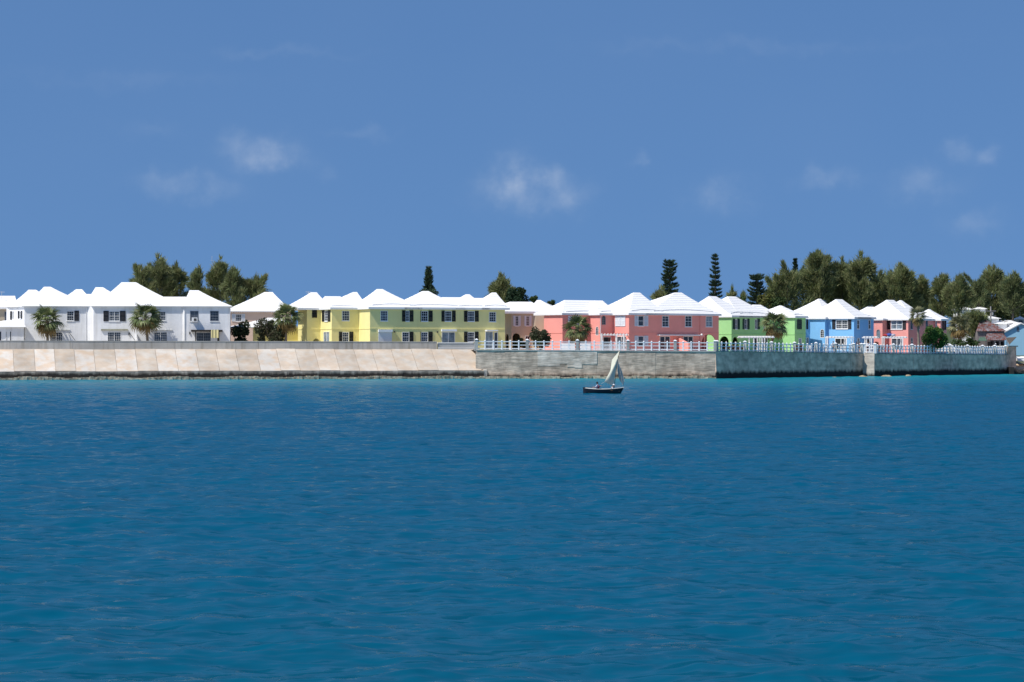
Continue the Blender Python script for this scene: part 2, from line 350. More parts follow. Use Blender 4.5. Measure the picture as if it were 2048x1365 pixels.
# promenade paving strip behind the railings
def promenade():
    mb = MB(); pts = []
    for px in list(range(952, 1431, 60)) + [1431]: q = mid.s_of(px); pts.append((mid.at(q, 0), mid.N))
    for sg in (RIGHT[0], RIGHT[2]):
        for k in range(9): pts.append((sg.at(sg.L * k / 8, 0), sg.N))
    for (a, na), (b, nb) in zip(pts[:-1], pts[1:]):
        vs = []
        for p, nv, d in ((a, na, -.5), (b, nb, -.5), (b, nb, -5), (a, na, -5)):
            q = p + nv * d; vs.append((q.x, q.y, gz(q.x) + .02))
        mb.add(vs, [(0, 1, 2, 3)])
    o = mb.build('promenade', mat('promenade_concrete', (.42, .40, .37), var=.12, bump=.01)); o['kind'] = 'structure'
promenade()
def beach():
    mb = MB(); x0 = e_end.x + .8; y0 = e_end.y
    rows = [(-1.5, -.5), (0.5, .25), (3.5, 1.15), (6, 1.7)]
    prev = None
    for k, (dy, z) in enumerate(rows):
        r = [(x0 + i * 5 - (0.6 if k else 0), y0 + dy + .25 * math.sin(i * 1.3), z + (.12 * math.sin(i * 2.1) if 0 < k < 3 else 0)) for i in range(22)]
        if prev:
            for i in range(21): mb.add([prev[i], prev[i + 1], r[i + 1], r[i]], [(0, 1, 2, 3)])
        prev = r
    o = mb.build('beach', mat('coral_sand', (.52, .40, .28), var=.15, scale=1.5, bump=.03)); o['kind'] = 'structure'
beach()

# ---------------------------------------------------------------- sea walls
ALG_Z = 1.1
def wall_mat(name, col, col2, bandscale, band_amt, algae_top, dark=(.018, .018, .017), rnd=.12, bstr=.06):
    m = mat(name, col, var=.16, scale=.5, var2=col2, streak=.35, streakcol=(col[0] * .6, col[1] * .6, col[2] * .6), bump=bstr, bscale=1, bstretch=(1.2, 1.2, 5.5), rnd=rnd)
    t = m.node_tree; b = t.nodes['Principled BSDF']; src = b.inputs['Base Color'].links[0].from_socket
    geo = nn(t, 'ShaderNodeNewGeometry'); s3 = nn(t, 'ShaderNodeSeparateXYZ'); t.links.new(geo.outputs['Position'], s3.inputs[0])
    # course lines of the old rendered masonry
    mp = nn(t, 'ShaderNodeMapping'); mp.inputs['Scale'].default_value = (.55, .55, bandscale); t.links.new(geo.outputs['Position'], mp.inputs[0])
    n = nn(t, 'ShaderNodeTexNoise'); n.inputs['Scale'].default_value = 1; n.inputs['Detail'].default_value = 4; t.links.new(mp.outputs[0], n.inputs['Vector'])
    r = nn(t, 'ShaderNodeMapRange'); r.inputs[1].default_value = .3; r.inputs[2].default_value = .7; r.inputs[3].default_value = 1 - band_amt; r.inputs[4].default_value = 1 + band_amt; t.links.new(n.outputs[0], r.inputs[0])
    sc = nn(t, 'ShaderNodeVectorMath', operation='SCALE'); t.links.new(src, sc.inputs[0]); t.links.new(r.outputs[0], sc.inputs['Scale'])
    # black tide band with a ragged, dripping edge
    mp2 = nn(t, 'ShaderNodeMapping'); mp2.inputs['Scale'].default_value = (1.6, 1.6, .25); t.links.new(geo.outputs['Position'], mp2.inputs[0])
    n2 = nn(t, 'ShaderNodeTexNoise'); n2.inputs['Scale'].default_value = .8; n2.inputs['Detail'].default_value = 7; n2.inputs['Roughness'].default_value = .65; t.links.new(mp2.outputs[0], n2.inputs['Vector'])
    zz = mth('ADD', s3.outputs[2], mth('MULTIPLY', mth('SUBTRACT', n2.outputs[0], .5, tree=t), 1.1, tree=t), tree=t)
    r2 = nn(t, 'ShaderNodeMapRange'); r2.inputs[1].default_value = algae_top; r2.inputs[2].default_value = algae_top - .45; t.links.new(zz, r2.inputs[0])
    q = nn(t, 'ShaderNodeMix', data_type='RGBA'); t.links.new(r2.outputs[0], q.inputs[0]); t.links.new(sc.outputs[0], q.inputs[6]); q.inputs[7].default_value = (*dark, 1)
    t.links.new(q.outputs[2], b.inputs['Base Color']); return m
CONC_MID = wall_mat('old_grey_masonry_render', (.52, .42, .325), (.36, .29, .225), 5.5, .32, .75)
CONC_PATCH = wall_mat('pale_patch_render', (.62, .54, .45), (.48, .41, .33), 5.5, .25, .75)
CONC_R = wall_mat('blue_grey_concrete', (.76, .55, .41), (.55, .40, .30), 1.4, .22, 1.15)
CONC_BUT = wall_mat('pale_buttress_concrete', (.40, .37, .32), (.36, .33, .29), 2, .15, .55)
SLAB = mat('cream_slope_slab', (.47, .385, .30), var=.18, scale=.30, var2=(.49, .44, .375), streak=.30, streakcol=(.55, .40, .26), bump=.04, bscale=1, bstretch=(1, 2.2, 5), rnd=.10)
SLABP = mat('patched_pale_slab', (.57, .525, .465), var=.14, scale=.30, var2=(.56, .44, .33), streak=.2, streakcol=(.5, .4, .3), bump=.04, rnd=.08)
PARA = mat('grey_parapet_concrete', (.54, .48, .41), var=.16, scale=.35, streak=.6, streakcol=(.26, .21, .15), bump=.02, rnd=.12)
PARAT = mat('parapet_top_concrete', (.50, .46, .40), var=.15)
LEDGE = mat('weedy_ledge_rock', (.52, .43, .31), var=.35, scale=.9, var2=(.26, .215, .15), bump=.12, bscale=3)
LIPM = wall_mat('black_stained_toe', (.42, .38, .32), (.26, .23, .19), 1.5, .3, 1.12, dark=(.026, .023, .02))

# left: the long sloping revetment, slabs side by side, parapet on top
left = Seg((LEFT_A.x, LEFT_A.y), u=(LEFT_B - LEFT_A).normalized()[:2]); left.L = (LEFT_B - LEFT_A).length
RUN = 5.8; ZT = 4.28; ZB = 1.22
rev = thing('sloping_sea_wall', 'long cream slabbed slope rising from the water to a grey parapet', 'sea wall', (LEFT_A.x + 40, LEFT_A.y, 0))
joints = [px for px in (-255, -215, -170, -128, -85, -43, -3, 26, 68, 108, 148, 187, 229, 270, 310, 350, 391, 431, 470, 512, 552, 590, 628, 668, 707, 743, 782, 822, 862, 902, 947)]
pale = {6, 8, 10, 12, 14, 15, 19}
js = [left.s_of(p) for p in joints]
for k, (s0, s1) in enumerate(zip(js[:-1], js[1:])):
    mb = MB(); g = .022; dz = R.uniform(-.03, .03); a = s0 + g; b = s1 - g
    nseg = 5; V = []
    for i in range(nseg + 1):
        t_ = i / nseg; n_ = RUN * t_; z_ = ZT + (ZB - ZT) * t_ + dz + .03 * math.sin(i * 2.4 + k)
        V += [left.at(a, z_, n_), left.at(b, z_, n_), left.at(a, z_ - .35, n_ - .1), left.at(b, z_ - .35, n_ - .1)]
    Fc = []
    for i in range(nseg):
        o = i * 4; Fc += [(o, o + 4, o + 5, o + 1), (o, o + 2, o + 6, o + 4), (o + 1, o + 5, o + 7, o + 3), (o + 2, o + 3, o + 7, o + 6)]
    Fc += [(0, 1, 3, 2), (nseg * 4, nseg * 4 + 2, nseg * 4 + 3, nseg * 4 + 1)]
    mb.add(V, Fc); mb.build('slab', SLABP if k in pale else SLAB, rev)
# core under the slabs: shows dark in the joints; then the black toe and its ledge
mb = MB(); V = []
for s_ in (0, left.L + .05):
    V += [left.at(s_, ZT - .06, -.1), left.at(s_, ZB - .06, RUN - .03), left.at(s_, -2, RUN - .03), left.at(s_, -2, -.1)]
mb.add(V, [(0, 1, 5, 4), (1, 2, 6, 5), (0, 3, 2, 1), (4, 5, 6, 7)]); mb.build('core', mat('slope_core_mortar', (.34, .27, .2), var=.3), rev)
mb = MB(); step = 3.2; s_ = 0
while s_ < left.L - .1:
    e = min(s_ + step * R.uniform(.6, 1.4), left.L + .1); mb.fbox(left, s_, e - .03, -1.5, ZB - .10 + R.uniform(-.03, .02), RUN - .02, RUN + .12 + R.uniform(0, .08)); s_ = e
mb.build('toe', LIPM, rev)
mb = MB(); nx = 150
for i in range(nx):
    s0 = left.L * i / nx; s1 = left.L * (i + 1) / nx; h = .36 + .10 * math.sin(i * .37) + R.uniform(-.06, .06); d = RUN + .9 + .3 * math.sin(i * .21) + R.uniform(-.15, .15)
    mb.fbox(left, s0, s1, -1.2, h, RUN + .1, d)
mb.build('ledge', LEDGE, rev)
# end face of the slope against the upright wall
mb = MB(); V = [left.at(left.L + q, z_, n_) for q in (.05, .55) for (z_, n_) in ((ZT + .05, -.2), (ZB, RUN + .05), (-1.5, RUN + .05), (-1.5, -.2))]
mb.add(V, [(0, 1, 2, 3), (4, 7, 6, 5), (0, 4, 5, 1), (1, 5, 6, 2), (0, 3, 7, 4)]); mb.build('end_wall', mat('pale_end_render', (.50, .46, .40), var=.1, streak=.3), rev)
par_j = [-258, -130, -40, 60, 145, 240, 350, 432, 517, 620, 705, 784, 874]
pj = [left.s_of(p) for p in par_j]
for k, (s0, s1) in enumerate(zip(pj[:-1], pj[1:])):
    zt = 5.42 - .012 * k
    MB().fbox(left, s0 + .02, s1 - .02, 4.0, zt, -.45, -.02).build('parapet', PARA, rev)
    MB().fbox(left, s0 + .02, s1 - .02, zt + .002, zt + .10, -.5, .02).build('coping', PARAT, rev)
s0, s1 = left.s_of(876), left.s_of(950)
MB().fbox(left, s0 + .02, s1, 4.0, 5.13, -.75, -.35).build('parapet', mat('pale_low_parapet', (.44, .43, .40), var=.1, streak=.3), rev)
MB().fbox(left, s0 + .02, s1 - .2, 5.132, 5.26, -.8, -.3).build('coping', mat('white_coping', (.78, .77, .74), var=.05), rev)
MB().fbox(left, s0 + .02, s1, 4.3, 4.62, -.3, .02).build('kerb', mat('pale_kerb', (.62, .60, .56), var=.08), rev)
# junction pier
pr = thing('wall_pier', 'square grey pier where the low parapet meets the white railing', 'pillar', tuple(P(951, 700, 363.2).xy) + (4.2,))
MB().box(X(948.5, 363), 362.9, 4.0, X(955.5, 363), 363.5, 5.22).build('shaft', PILLAR, pr)
MB().box(X(948, 363), 362.85, 5.222, X(956, 363), 363.55, 5.34).build('cap', STONE_CAP, pr)

def capz(px, Y):   # top of the upright wall falls gently to the right
    return Z(np.interp(px, [950, 1431, 1726, 2016], [699.3, 702.2, 706.5, 709.3]), Y)
midw = thing('upright_sea_wall', 'upright weathered grey-brown sea wall under the widely spaced railing', 'sea wall', (mid.p0.x, mid.p0.y, 0))
mj = [951.5, 1010, 1075, 1130, 1193, 1250, 1311, 1372, 1431]
for k, (a, b) in enumerate(zip(mj[:-1], mj[1:])):
    s0, s1 = mid.s_of(a) + .006, mid.s_of(b) - .006; z0 = capz(a, 363) - .13; pr_ = R.uniform(-.02, .02)
    MB().fbox(mid, s0, s1, -1.5, z0, -.6, pr_).build('wall_panel', CONC_MID, midw)
sA, sB = mid.s_of(1075), mid.s_of(1194)
mb = MB()
for i in range(8):
    a = sA + (sB - sA) * i / 8; b = sA + (sB - sA) * (i + 1) / 8
    mb.fbox(mid, a, b, 4.2 - 2.35 - .35 * math.sin(i * 1.7) * (i > 2), capz(1130, 363) - .14, -.1, .05)
mb.build('render_patch', CONC_PATCH, midw)
mb = MB(); mb.hexa(mid.at(.1, capz(951, 363) - .125, -.55), mid.U * (mid.L - .1) + Vector((0, 0, capz(1431, 364) - capz(951, 363))), Vector((0, 0, .12)), mid.N * .65)
mb.build('coping', STONE_CAP, midw)
mb = MB(); nx = 60
for i in range(nx):
    s0 = mid.L * i / nx; s1 = mid.L * (i + 1) / nx; h = .34 + .08 * math.sin(i * .5) + R.uniform(-.08, .08)
    mb.fbox(mid, s0, s1, -1.2, h, .03, .8 + .25 * math.sin(i * .4) + R.uniform(-.15, .15))
mb.build('ledge', LEDGE, midw)
rw = thing('angled_sea_wall', 'blue-grey sea wall turning away in shade with a black tide band', 'sea wall', (RIGHT[0].p0.x, RIGHT[0].p0.y, 0))
for sg, js_ in ((RIGHT[0], [1431, 1469, 1505, 1542, 1580, 1633, 1666, 1700, 1726]), (RIGHT[2], [1749, 1787, 1826, 1864, 1902, 1937, 1968, 1992, 2016])):
    for k, (a, b) in enumerate(zip(js_[:-1], js_[1:])):
        s0, s1 = sg.s_of(a) + .01, sg.s_of(b) - .01; Ya = sg.at(s0, 0).y; Yb = sg.at(s1, 0).y; pr_ = R.uniform(-.02, .03)
        za, zb_ = capz(a, Ya) - .11, capz(b, Yb) - .11
        mb = MB(); V = []
        for q, zt in ((s0, za), (s1, zb_)):
            V += [sg.at(q, -1.5, pr_ + .22), sg.at(q, zt, pr_), sg.at(q, zt, -.6), sg.at(q, -1.5, -.6)]
        mb.add(V, [(0, 4, 5, 1), (1, 5, 6, 2), (2, 6, 7, 3), (0, 1, 2, 3), (4, 7, 6, 5)]); mb.build('wall_panel', CONC_R, rw)
    ca, cb = sg.at(0, 0).y, sg.at(sg.L, 0).y; za, zb_ = capz(js_[0], ca), capz(js_[-1], cb)
    mb = MB(); mb.hexa(sg.at(0, za - .108, -.65), sg.U * sg.L + Vector((0, 0, zb_ - za)), Vector((0, 0, .108)), sg.N * .75)
    mb.build('coping', mat('grey_coping', (.30, .32, .30), var=.2, streak=.3), rw)
sg = RIGHT[1]; bt = MB(); z1 = capz(1737, sg.p0.y) - .02
V = []
for q, off in ((0, 0), (sg.L, 0)):
    V += [sg.at(q, z1, .02), sg.at(q + .25, -1.5, .5), sg.at(q, -1.5, -.8), sg.at(q, z1, -.8)]
bt.add(V, [(0, 1, 5, 4), (0, 4, 7, 3), (0, 3, 2, 1), (4, 5, 6, 7)]); bt.build('buttress', CONC_BUT, rw)
eb = thing('end_block', 'square grey concrete block closing the far end of the sea wall', 'wall', (e_end.x, e_end.y, 0))
Ye = e_end.y + .3
sgE = Seg((e_end.x, e_end.y), u=RIGHT[2].U.xy[:]); LE = sgE.s_of(2033)
MB().fbox(sgE, .02, LE, -1, Z(694, Ye), -2.0, -.05).build('wall', CONC_R, eb)
MB().fbox(sgE, -.05, LE + .35, Z(694, Ye) + .003, Z(691.8, Ye) + .003, -2.1, .12).build('coping', mat('grey_coping', (.30, .32, .30)), eb)
MB().box(e_end.x - .15, Ye - 3, -1.5, e_end.x + .5, Ye, 1.2).build('footing', mat('black_rock', (.03, .028, .025), var=.3), eb)
# boulders at the foot of the angled wall and rocks at the beach
rockm = mat('tan_boulder', (.30, .24, .155), var=.3, scale=1.2, bump=.06); rockd = mat('black_rock', (.03, .028, .025), var=.3, bump=.1)
def boulder(px, py, w, h, label, m, Y=None, grp='boulders along the foot of the sea wall'):
    Y = Y or HC * F / (753.5 - HY) * 1.0
    o = MB().ball((X(px, Y), Y, Z(py, Y) - h * .6), w / 2, w / 2.6, h * .8, 12, 8, .2, R).build('boulder', m, None, True); tag(o, label, 'rock', grp)
boulder(1726, 753, 1.5, .55, 'flat tan boulder just left of the wall buttress foot', rockm, 387)
boulder(1774, 752.5, 2.3, .6, 'widest pale boulder right of the buttress foot', rockm, 391)
boulder(1816, 752, 1.3, .65, 'round tan boulder rightmost along the shaded wall', rockm, 395)
boulder(1669, 755, 1.0, .3, 'small low tan rock barely above water under the blue house', rockm, 381)
bl = MB(); px_, Y_ = 2020, e_end.y - 1
for i in range(22):
    bl.ball((e_end.x + .6 + i * .75 + R.uniform(-.2, .2), Y_ + R.uniform(-.4, .6), .25), R.uniform(.5, .9), R.uniform(.4, .8), R.uniform(.45, .85), 8, 6, .2, R)
o = bl.build('shore_rocks', rockd, None, False); o['kind'] = 'stuff'; o['label'] = 'black weedy rocks edging the small beach'
sl = MB(); sl.hexa((X(2031, 432), 430, 2.15), (14, 0, 0), (0, 6, .55), (0, 0, .3)); o = sl.build('slipway', mat('white_slipway_concrete', (.78, .76, .72), var=.05)); tag(o, 'white concrete slipway behind the small sandy beach', 'slipway')

# ---------------------------------------------------------------- railings
def pyramid_cap(mb, x, y, z, h, w):
    mb.box(x - w, y - w, z, x + w, y + w, z + .05); b = [(x - w, y - w, z + .05), (x + w, y - w, z + .05), (x + w, y + w, z + .05), (x - w, y + w, z + .05), (x, y, z + h)]
    mb.add(b, [(0, 1, 4), (1, 2, 4), (2, 3, 4), (3, 0, 4)])
POST = MB().box(-.095, -.095, 0, .095, .095, 1.24); pyramid_cap(POST, 0, 0, 1.235, .17, .12)
POSTME = None
def railing(name, label, runs, pil, nposts, pillar_mat):
    """runs: (seg, px list of pillar positions)"""
    global POSTME
    root = thing(name, label, 'railing', (runs[0].at(0, 0).x, runs[0].at(0, 0).y, 4)); og = origin(root)
    def place(px):
        for sg in runs:
            q = sg.s_of(px)
            if -.15 <= q <= sg.L + .15:
                p = sg.at(q, 0, -.2); return sg, q, Vector((p.x, p.y, capz(px, p.y)))
        return None
    for i, px in enumerate(pil):
        r = place(px)
        if not r: continue
        sg, q, p = r; w = .21; mb = MB().box(p.x - w, p.y - w, p.z - .05, p.x + w, p.y + w, p.z + 1.38)
        mb.build('pillar', pillar_mat, root)
        c = MB(); pyramid_cap(c, p.x, p.y, p.z + 1.382, .22, .27); c.build('pillar_cap', RAILW, root)
    for i, (a, b) in enumerate(zip(pil[:-1], pil[1:])):
        ra, rb = place(a), place(b)
        if not ra or not rb: continue
        n = nposts[i] if hasattr(nposts, '__len__') else nposts
        for k in range(1, n + 1):
            px = a + (b - a) * k / (n + 1)
            r = place(px)
            if not r: continue
            if POSTME is None:
                o = POST.build('post', RAILW, root, local=True); POSTME = o.data
            else: o = link('post', POSTME, root)
            o.location = r[2] - og
        pa, pb = ra[2], rb[2]
        d = (pb - pa); dn = Vector((d.x, d.y, 0)).normalized(); side = Vector((dn.y, -dn.x, 0)) * .04
        for zz, hh in ((1.10, .12), (.62, .10), (.10, .12)):
            MB().hexa(pa + dn * .2 + Vector((0, 0, zz)) - side, d - dn * .4, side * 2, Vector((0, 0, hh))).build('rail', RAILW, root)
    return root
railing('railing', 'white three-rail railing with widely spaced posts and grey pillars', [mid], [953, 1054.5, 1155, 1256, 1350.5, 1430.5], [5, 5, 5, 5, 4], PILLAR)
railing('railing', 'white railing in front of the green and blue houses, left of the buttress', [RIGHT[0]], [1436, 1492, 1545, 1591, 1634, 1673, 1709, 1725], [5, 5, 5, 4, 4, 4, 1], PILLARW)
railing('railing', 'short white gate-like railing on top of the buttress', [RIGHT[1]], [1727, 1748.5], [1], RAILW)
railing('railing', 'closely posted white railing running from the buttress to the end block', [RIGHT[2]], [1751, 1789, 1826, 1863, 1902, 1937, 1967, 1991, 2013], [5, 5, 5, 5, 5, 5, 4, 4], PILLARW)
# solid white balustrade boards behind the far end of the railing
sg = RIGHT[2]; r_ = thing('balustrade', 'solid white ribbed balustrade behind the far end of the railing', 'balustrade', tuple(sg.at(sg.s_of(1920), 0).xy) + (3.5,))
pxs = np.arange(1919, 2011, 3.6)
for px in pxs:
    q = sg.s_of(px); p = sg.at(q, 0, -.62); MB().hexa(Vector((p.x, p.y, capz(px, p.y) - .1)), sg.U * .30, sg.N * .06, Vector((0, 0, 1.12))).build('board', RAILW, r_)
s0, s1 = sg.s_of(1918), sg.s_of(2012); a = sg.at(s0, capz(1918, 415), -.72); b = sg.at(s1, capz(2012, 424), -.72)
MB().hexa(a - Vector((0, 0, .1)), b - a, sg.N * .05, Vector((0, 0, .95))).build('backing', mat('white_backing', (.66, .66, .65), var=.06), r_)

# ---------------------------------------------------------------- houses
class House:
    def __init__(h, name, label, wallmat, px0, Y0, spec, eave_py, zb=3.3, depth=10, fas=.3, cat='house', group=None, string_py=None):
        h.segs = chain(px0, Y0, spec); h.mat = wallmat; h.holes = [[] for _ in h.segs]; h.zb = zb; h.depth = depth; h.fas = fas
        s = h.segs[0]; h.root = thing(name, label, cat, (s.p0.x, s.p0.y, gz(s.p0.x)), group)
        h.ze = h.segs[len(h.segs) // 2].zof(eave_py); h.string_py = string_py
    def rect(h, i, x0, y0, x1, y1):
        sg = h.segs[i]; s0, za = sg.hit(x0, y0); s1, zb = sg.hit(x1, y1)
        yc = sg.at((s0 + s1) / 2, 0).y; za, zb = Z(y0, yc), Z(y1, yc)
        return sg, max(s0, .08), min(s1, sg.L - .08), max(zb, h.zb + .5), za
    def window(h, i, x0, y0, x1, y1, cols=3, rows=4, rail=True, mull=0, frame=FRAME, pane=GLASS, fw=.075, sill=True, arch=False, name='window'):
        sg, s0, s1, z0, z1 = h.rect(i, x0, y0, x1, y1)
        if arch:
            r = (s1 - s0) / 2; zc = z1 - r; n = 10
            pts = [(s0, z0), (s1, z0)] + [((s0 + s1) / 2 + r * math.cos(math.pi * k / n), zc + r * math.sin(math.pi * k / n)) for k in range(n + 1)]
        else: pts = [(s0 + .03, z0 + .03), (s1 - .03, z0 + .03), (s1 - .03, z1 - .03), (s0 + .03, z1 - .03)]
        h.holes[i].append(pts)
        mb = MB(); o0, o1 = -.10, .035
        if arch:
            inner = [((s0 + s1) / 2 + (p[0] - (s0 + s1) / 2) * .86, max(p[1], z0 + fw) if p[1] < zc else zc + (p[1] - zc) * .86) for p in pts]
            V = []
            for (p, q) in zip(pts, inner): V += [sg.at(p[0], p[1], .02), sg.at(q[0], q[1], .02), sg.at(q[0], q[1], -.08)]
            k = len(pts); Fc = []
            for j in range(k):
                a, b = 3 * j, 3 * ((j + 1) % k); Fc += [(a, b, b + 1, a + 1), (a + 1, b + 1, b + 2, a + 2)]
            mb.add(V, Fc)
        else:
            mb.fbox(sg, s0, s0 + fw, z0, z1, o0, o1).fbox(sg, s1 - fw, s1, z0, z1, o0, o1).fbox(sg, s0 + fw, s1 - fw, z1 - fw, z1, o0, o1 - .003).fbox(sg, s0 + fw, s1 - fw, z0, z0 + fw, o0, o1 - .003)
        W = s1 - s0; H = z1 - z0; bw = .014
        parts = mull + 1
        for m_ in range(1, parts): c = s0 + W * m_ / parts; mb.fbox(sg, c - fw * .6, c + fw * .6, z0 + fw, z1 - fw, -.09, .03)
        if rail: mb.fbox(sg, s0 + fw * .8, s1 - fw * .8, z0 + H * .5 - .03, z0 + H * .5 + .03, -.085, .015)
        for m_ in range(parts):
            a = s0 + W * m_ / parts; b = a + W / parts
            for c_ in range(1, cols): c = a + (b - a) * c_ / cols; mb.fbox(sg, c - bw, c + bw, z0 + fw, z1 - fw * (2 if arch else 1), -.082, -.04)
        for r_ in range(1, rows):
            if rail and r_ * 2 == rows: continue
            c = z0 + H * r_ / rows; mb.fbox(sg, s0 + fw, s1 - fw, c - bw, c + bw, -.08, -.042)
        w = mb.build(name, frame, h.root)
        pa = pts if arch else [(s0 + .02, z0 + .02), (s1 - .02, z0 + .02), (s1 - .02, z1 - .02), (s0 + .02, z1 - .02)]
        MB().add([sg.at(p[0], p[1], -.07) for p in pa], [tuple(range(len(pa)))]).build('pane', pane, w)
        if sill and not arch: MB().fbox(sg, s0 - .06, s1 + .06, z0 - .09, z0 - .004, -.02, .09).build('sill', TRIM, w)
        return w
    def shutter(h, i, x0, y0, x1, y1, m=SHUT):
        sg, s0, s1, z0, z1 = h.rect(i, x0, y0, x1, y1); mb = MB(); f = .06
        mb.fbox(sg, s0, s0 + f, z0, z1, .012, .075).fbox(sg, s1 - f, s1, z0, z1, .012, .075)
        for c in (z0, (z0 + z1) / 2 - f / 2, z1 - f): mb.fbox(sg, s0 + f, s1 - f, c, c + f, .012, .072)
        n = 12
        for k in range(n):
            c = z0 + f + (z1 - z0 - 2 * f) * (k + .5) / n; dz = (z1 - z0) / n * .42
            mb.hexa(sg.at(s0 + f, c - dz, .06), sg.U * (s1 - s0 - 2 * f), Vector((0, 0, dz * 1.9)) - sg.N * .04, sg.N * .012)
        return mb.build('shutter', m, h.root)
    def pair(h, i, xs, y0, y1, m=SHUT, **kw):
        """xs = shutter l, window l, window r, shutter r edges: (a,b,c,d,e,f)"""
        a, b, c, d, e, f = xs
        if a is not None: h.shutter(i, a, y0, b, y1 + .3, m)
        h.window(i, c, y0 + .6, d, y1, **kw)
        if e is not None: h.shutter(i, e, y0, f, y1 + .3, m)
    def slab(h, i, x0, y0, x1, y1, name, m, n0=.01, n1=.1):
        sg, s0, s1, z0, z1 = h.rect(i, x0, y0, x1, y1); return MB().fbox(sg, s0, s1, z0, z1, n0, n1).build(name, m, h.root)
    def arch(h, i, x0, x1, ytop, back=None, inner=1.6):
        sg, s0, s1, z0, z1 = h.rect(i, x0, ytop, x1, 712); z0 = h.zb + .05; r = (s1 - s0) / 2; r_h = min(r, 1.4); zc = z1 - r_h; n = 12
        pts = [(s0, z0), (s1, z0)] + [((s0 + s1) / 2 + r * math.cos(math.pi * k / n), zc + r_h * math.sin(math.pi * k / n)) for k in range(n + 1)]
        h.holes[i].append(pts)
    def finish(h, back_holes=None, inset=None):
        ZB, ZE = h.zb, h.ze + .05
        def panel(sg, L, holes, zt=ZE, name='wall'):
            outer = [(0, ZB), (L, ZB), (L, zt), (0, zt)]
            loops = [[Vector((p[0], p[1], 0)) for p in lp] for lp in [outer] + holes]
            tris = tessellate_polygon(loops); flat = [p for lp in [outer] + holes for p in lp]
            mb = MB(); V = [sg.at(p[0], p[1], 0) for p in flat]; Fc = []
            for t_ in tris:
                a, b, c = (V[k] for k in t_); nrm = (b - a).cross(c - a); Fc.append(tuple(t_) if nrm.dot(sg.N) > 0 else tuple(t_)[::-1])
            mb.add(V, Fc)
            for lp in holes:
                k = len(lp); Vh = [sg.at(p[0], p[1], 0) for p in lp] + [sg.at(p[0], p[1], -.22) for p in lp]
                mb.add(Vh, [(j, (j + 1) % k, k + (j + 1) % k, k + j) for j in range(k)])
            return mb.build(name, h.mat, h.root)
        for sg, hl in zip(h.segs, h.holes): panel(sg, sg.L, hl)
        if h.string_py:
            for i, sg in enumerate(h.segs):
                if h.segs[i].L > .5:
                    z = h.segs[len(h.segs) // 2].zof(h.string_py); mb = MB(); cuts = sorted([(min(p[0] for p in lp), max(p[0] for p in lp)) for lp in h.holes[i] if min(p[1] for p in lp) < z < max(p[1] for p in lp)])
                    a = 0
                    for c0, c1 in cuts + [(sg.L, sg.L)]:
                        if c0 - a > .1: mb.fbox(sg, a, c0, z, z + .14, .0, .05)
                        a = max(a, c1)
                    if mb.v: mb.build('string_course', h.mat, h.root)
        a = h.segs[0].p0; b = h.segs[-1].end(); d = -next(q.N for q in h.segs if q.kind == 'F')
        a2 = a + Vector((a.x / a.y + .04, 1, 0)) * h.depth * .85; b2 = b + d * h.depth
        for p, q, hl in ((b, b2, back_holes or []), (b2, a2, []), (a2, a, [])):
            u = (q - p); s = Seg((p.x, p.y), u=u.normalized()[:2]); s.L = u.length; panel(s, s.L, hl)
    def roof(h, i, xa, xb, ya, d=9, w=None, off=(0, 0), ov=.32, steps=None, ze=None, rf=.5, s0=0, s1=None, glide=False, dz=None):
        """hip roof over wing i: ridge from pixel xa to xb at height ya; s0..s1 the span along the wing"""
        sg = h.segs[i]; s1 = sg.L if s1 is None else s1; V_ = -sg.N; p0 = sg.p0 + V_ * off[1]
        ze = (h.ze if ze is None else ze) + (R.uniform(-.012, .012) if dz is None else dz)
        ln = Seg((p0 + V_ * d * rf).xy[:], u=sg.U.xy[:]); ra = min(max(ln.s_of(xa), s0 + .3), s1 - .9); rb = min(max(ln.s_of(xb), ra + .55), s1 - .3)
        zr = Z(ya, ln.at((ra + rb) / 2, 0).y)
        E = [(s0 - ov, -ov), (s1 + ov, -ov), (s1 + ov, d + ov), (s0 - ov, d + ov)]; G = [(ra, d * rf), (rb, d * rf), (rb, d * rf), (ra, d * rf)]
        def pt(c, z): return p0 + sg.U * c[0] + V_ * c[1] + Vector((0, 0, z))
        def lerp(k): return [(e[0] + (g[0] - e[0]) * k, e[1] + (g[1] - e[1]) * k) for e, g in zip(E, G)]
        zf = ze + h.fas; n = steps or max(6, int((zr - zf) / .26)); ris = min(.032, (zr - zf) / n * .25)
        prof = lambda k: zf + (zr - zf) * (k - .045 * math.sin(math.pi * k))
        mb = MB(); rings = [(0.0, ze), (0.0, zf)]
        for k in range(n):
            k1 = (k + 1) / n; rings.append((k1 * (1 - .0) - (0 if k == n - 1 else .0), prof(k1) - (ris if k < n - 1 else 0)))
            if k < n - 1: rings.append((k1, prof(k1)))
        V = []
        for kk, z in rings: V += [pt(c, z) for c in lerp(kk)]
        Fc = [(0, 3, 2, 1)]
        for j in range(len(rings) - 1):
            o = j * 4
            for c in range(4): Fc.append((o + c, o + (c + 1) % 4, o + 4 + (c + 1) % 4, o + 4 + c))
        mb.add(V, Fc); r = mb.build('roof', ROOF, h.root)
        if glide:
            a = lerp(.10); b = lerp(.24); c = lerp(.13)
            pts = [pt(((a[0][0] + .3), a[0][1]), prof(.10) + .04)]
            for t_ in np.linspace(.06, .94, 9):
                kk = .10 + .10 * math.sin(math.pi * t_) ; l = lerp(kk); pts.append(pt((l[0][0] + (l[1][0] - l[0][0]) * t_, l[0][1]), prof(kk) + .05))
            g_ = MB().tube(pts[1:], .05, 5); g_.build('roof_glide', ROOF, r)
        return r

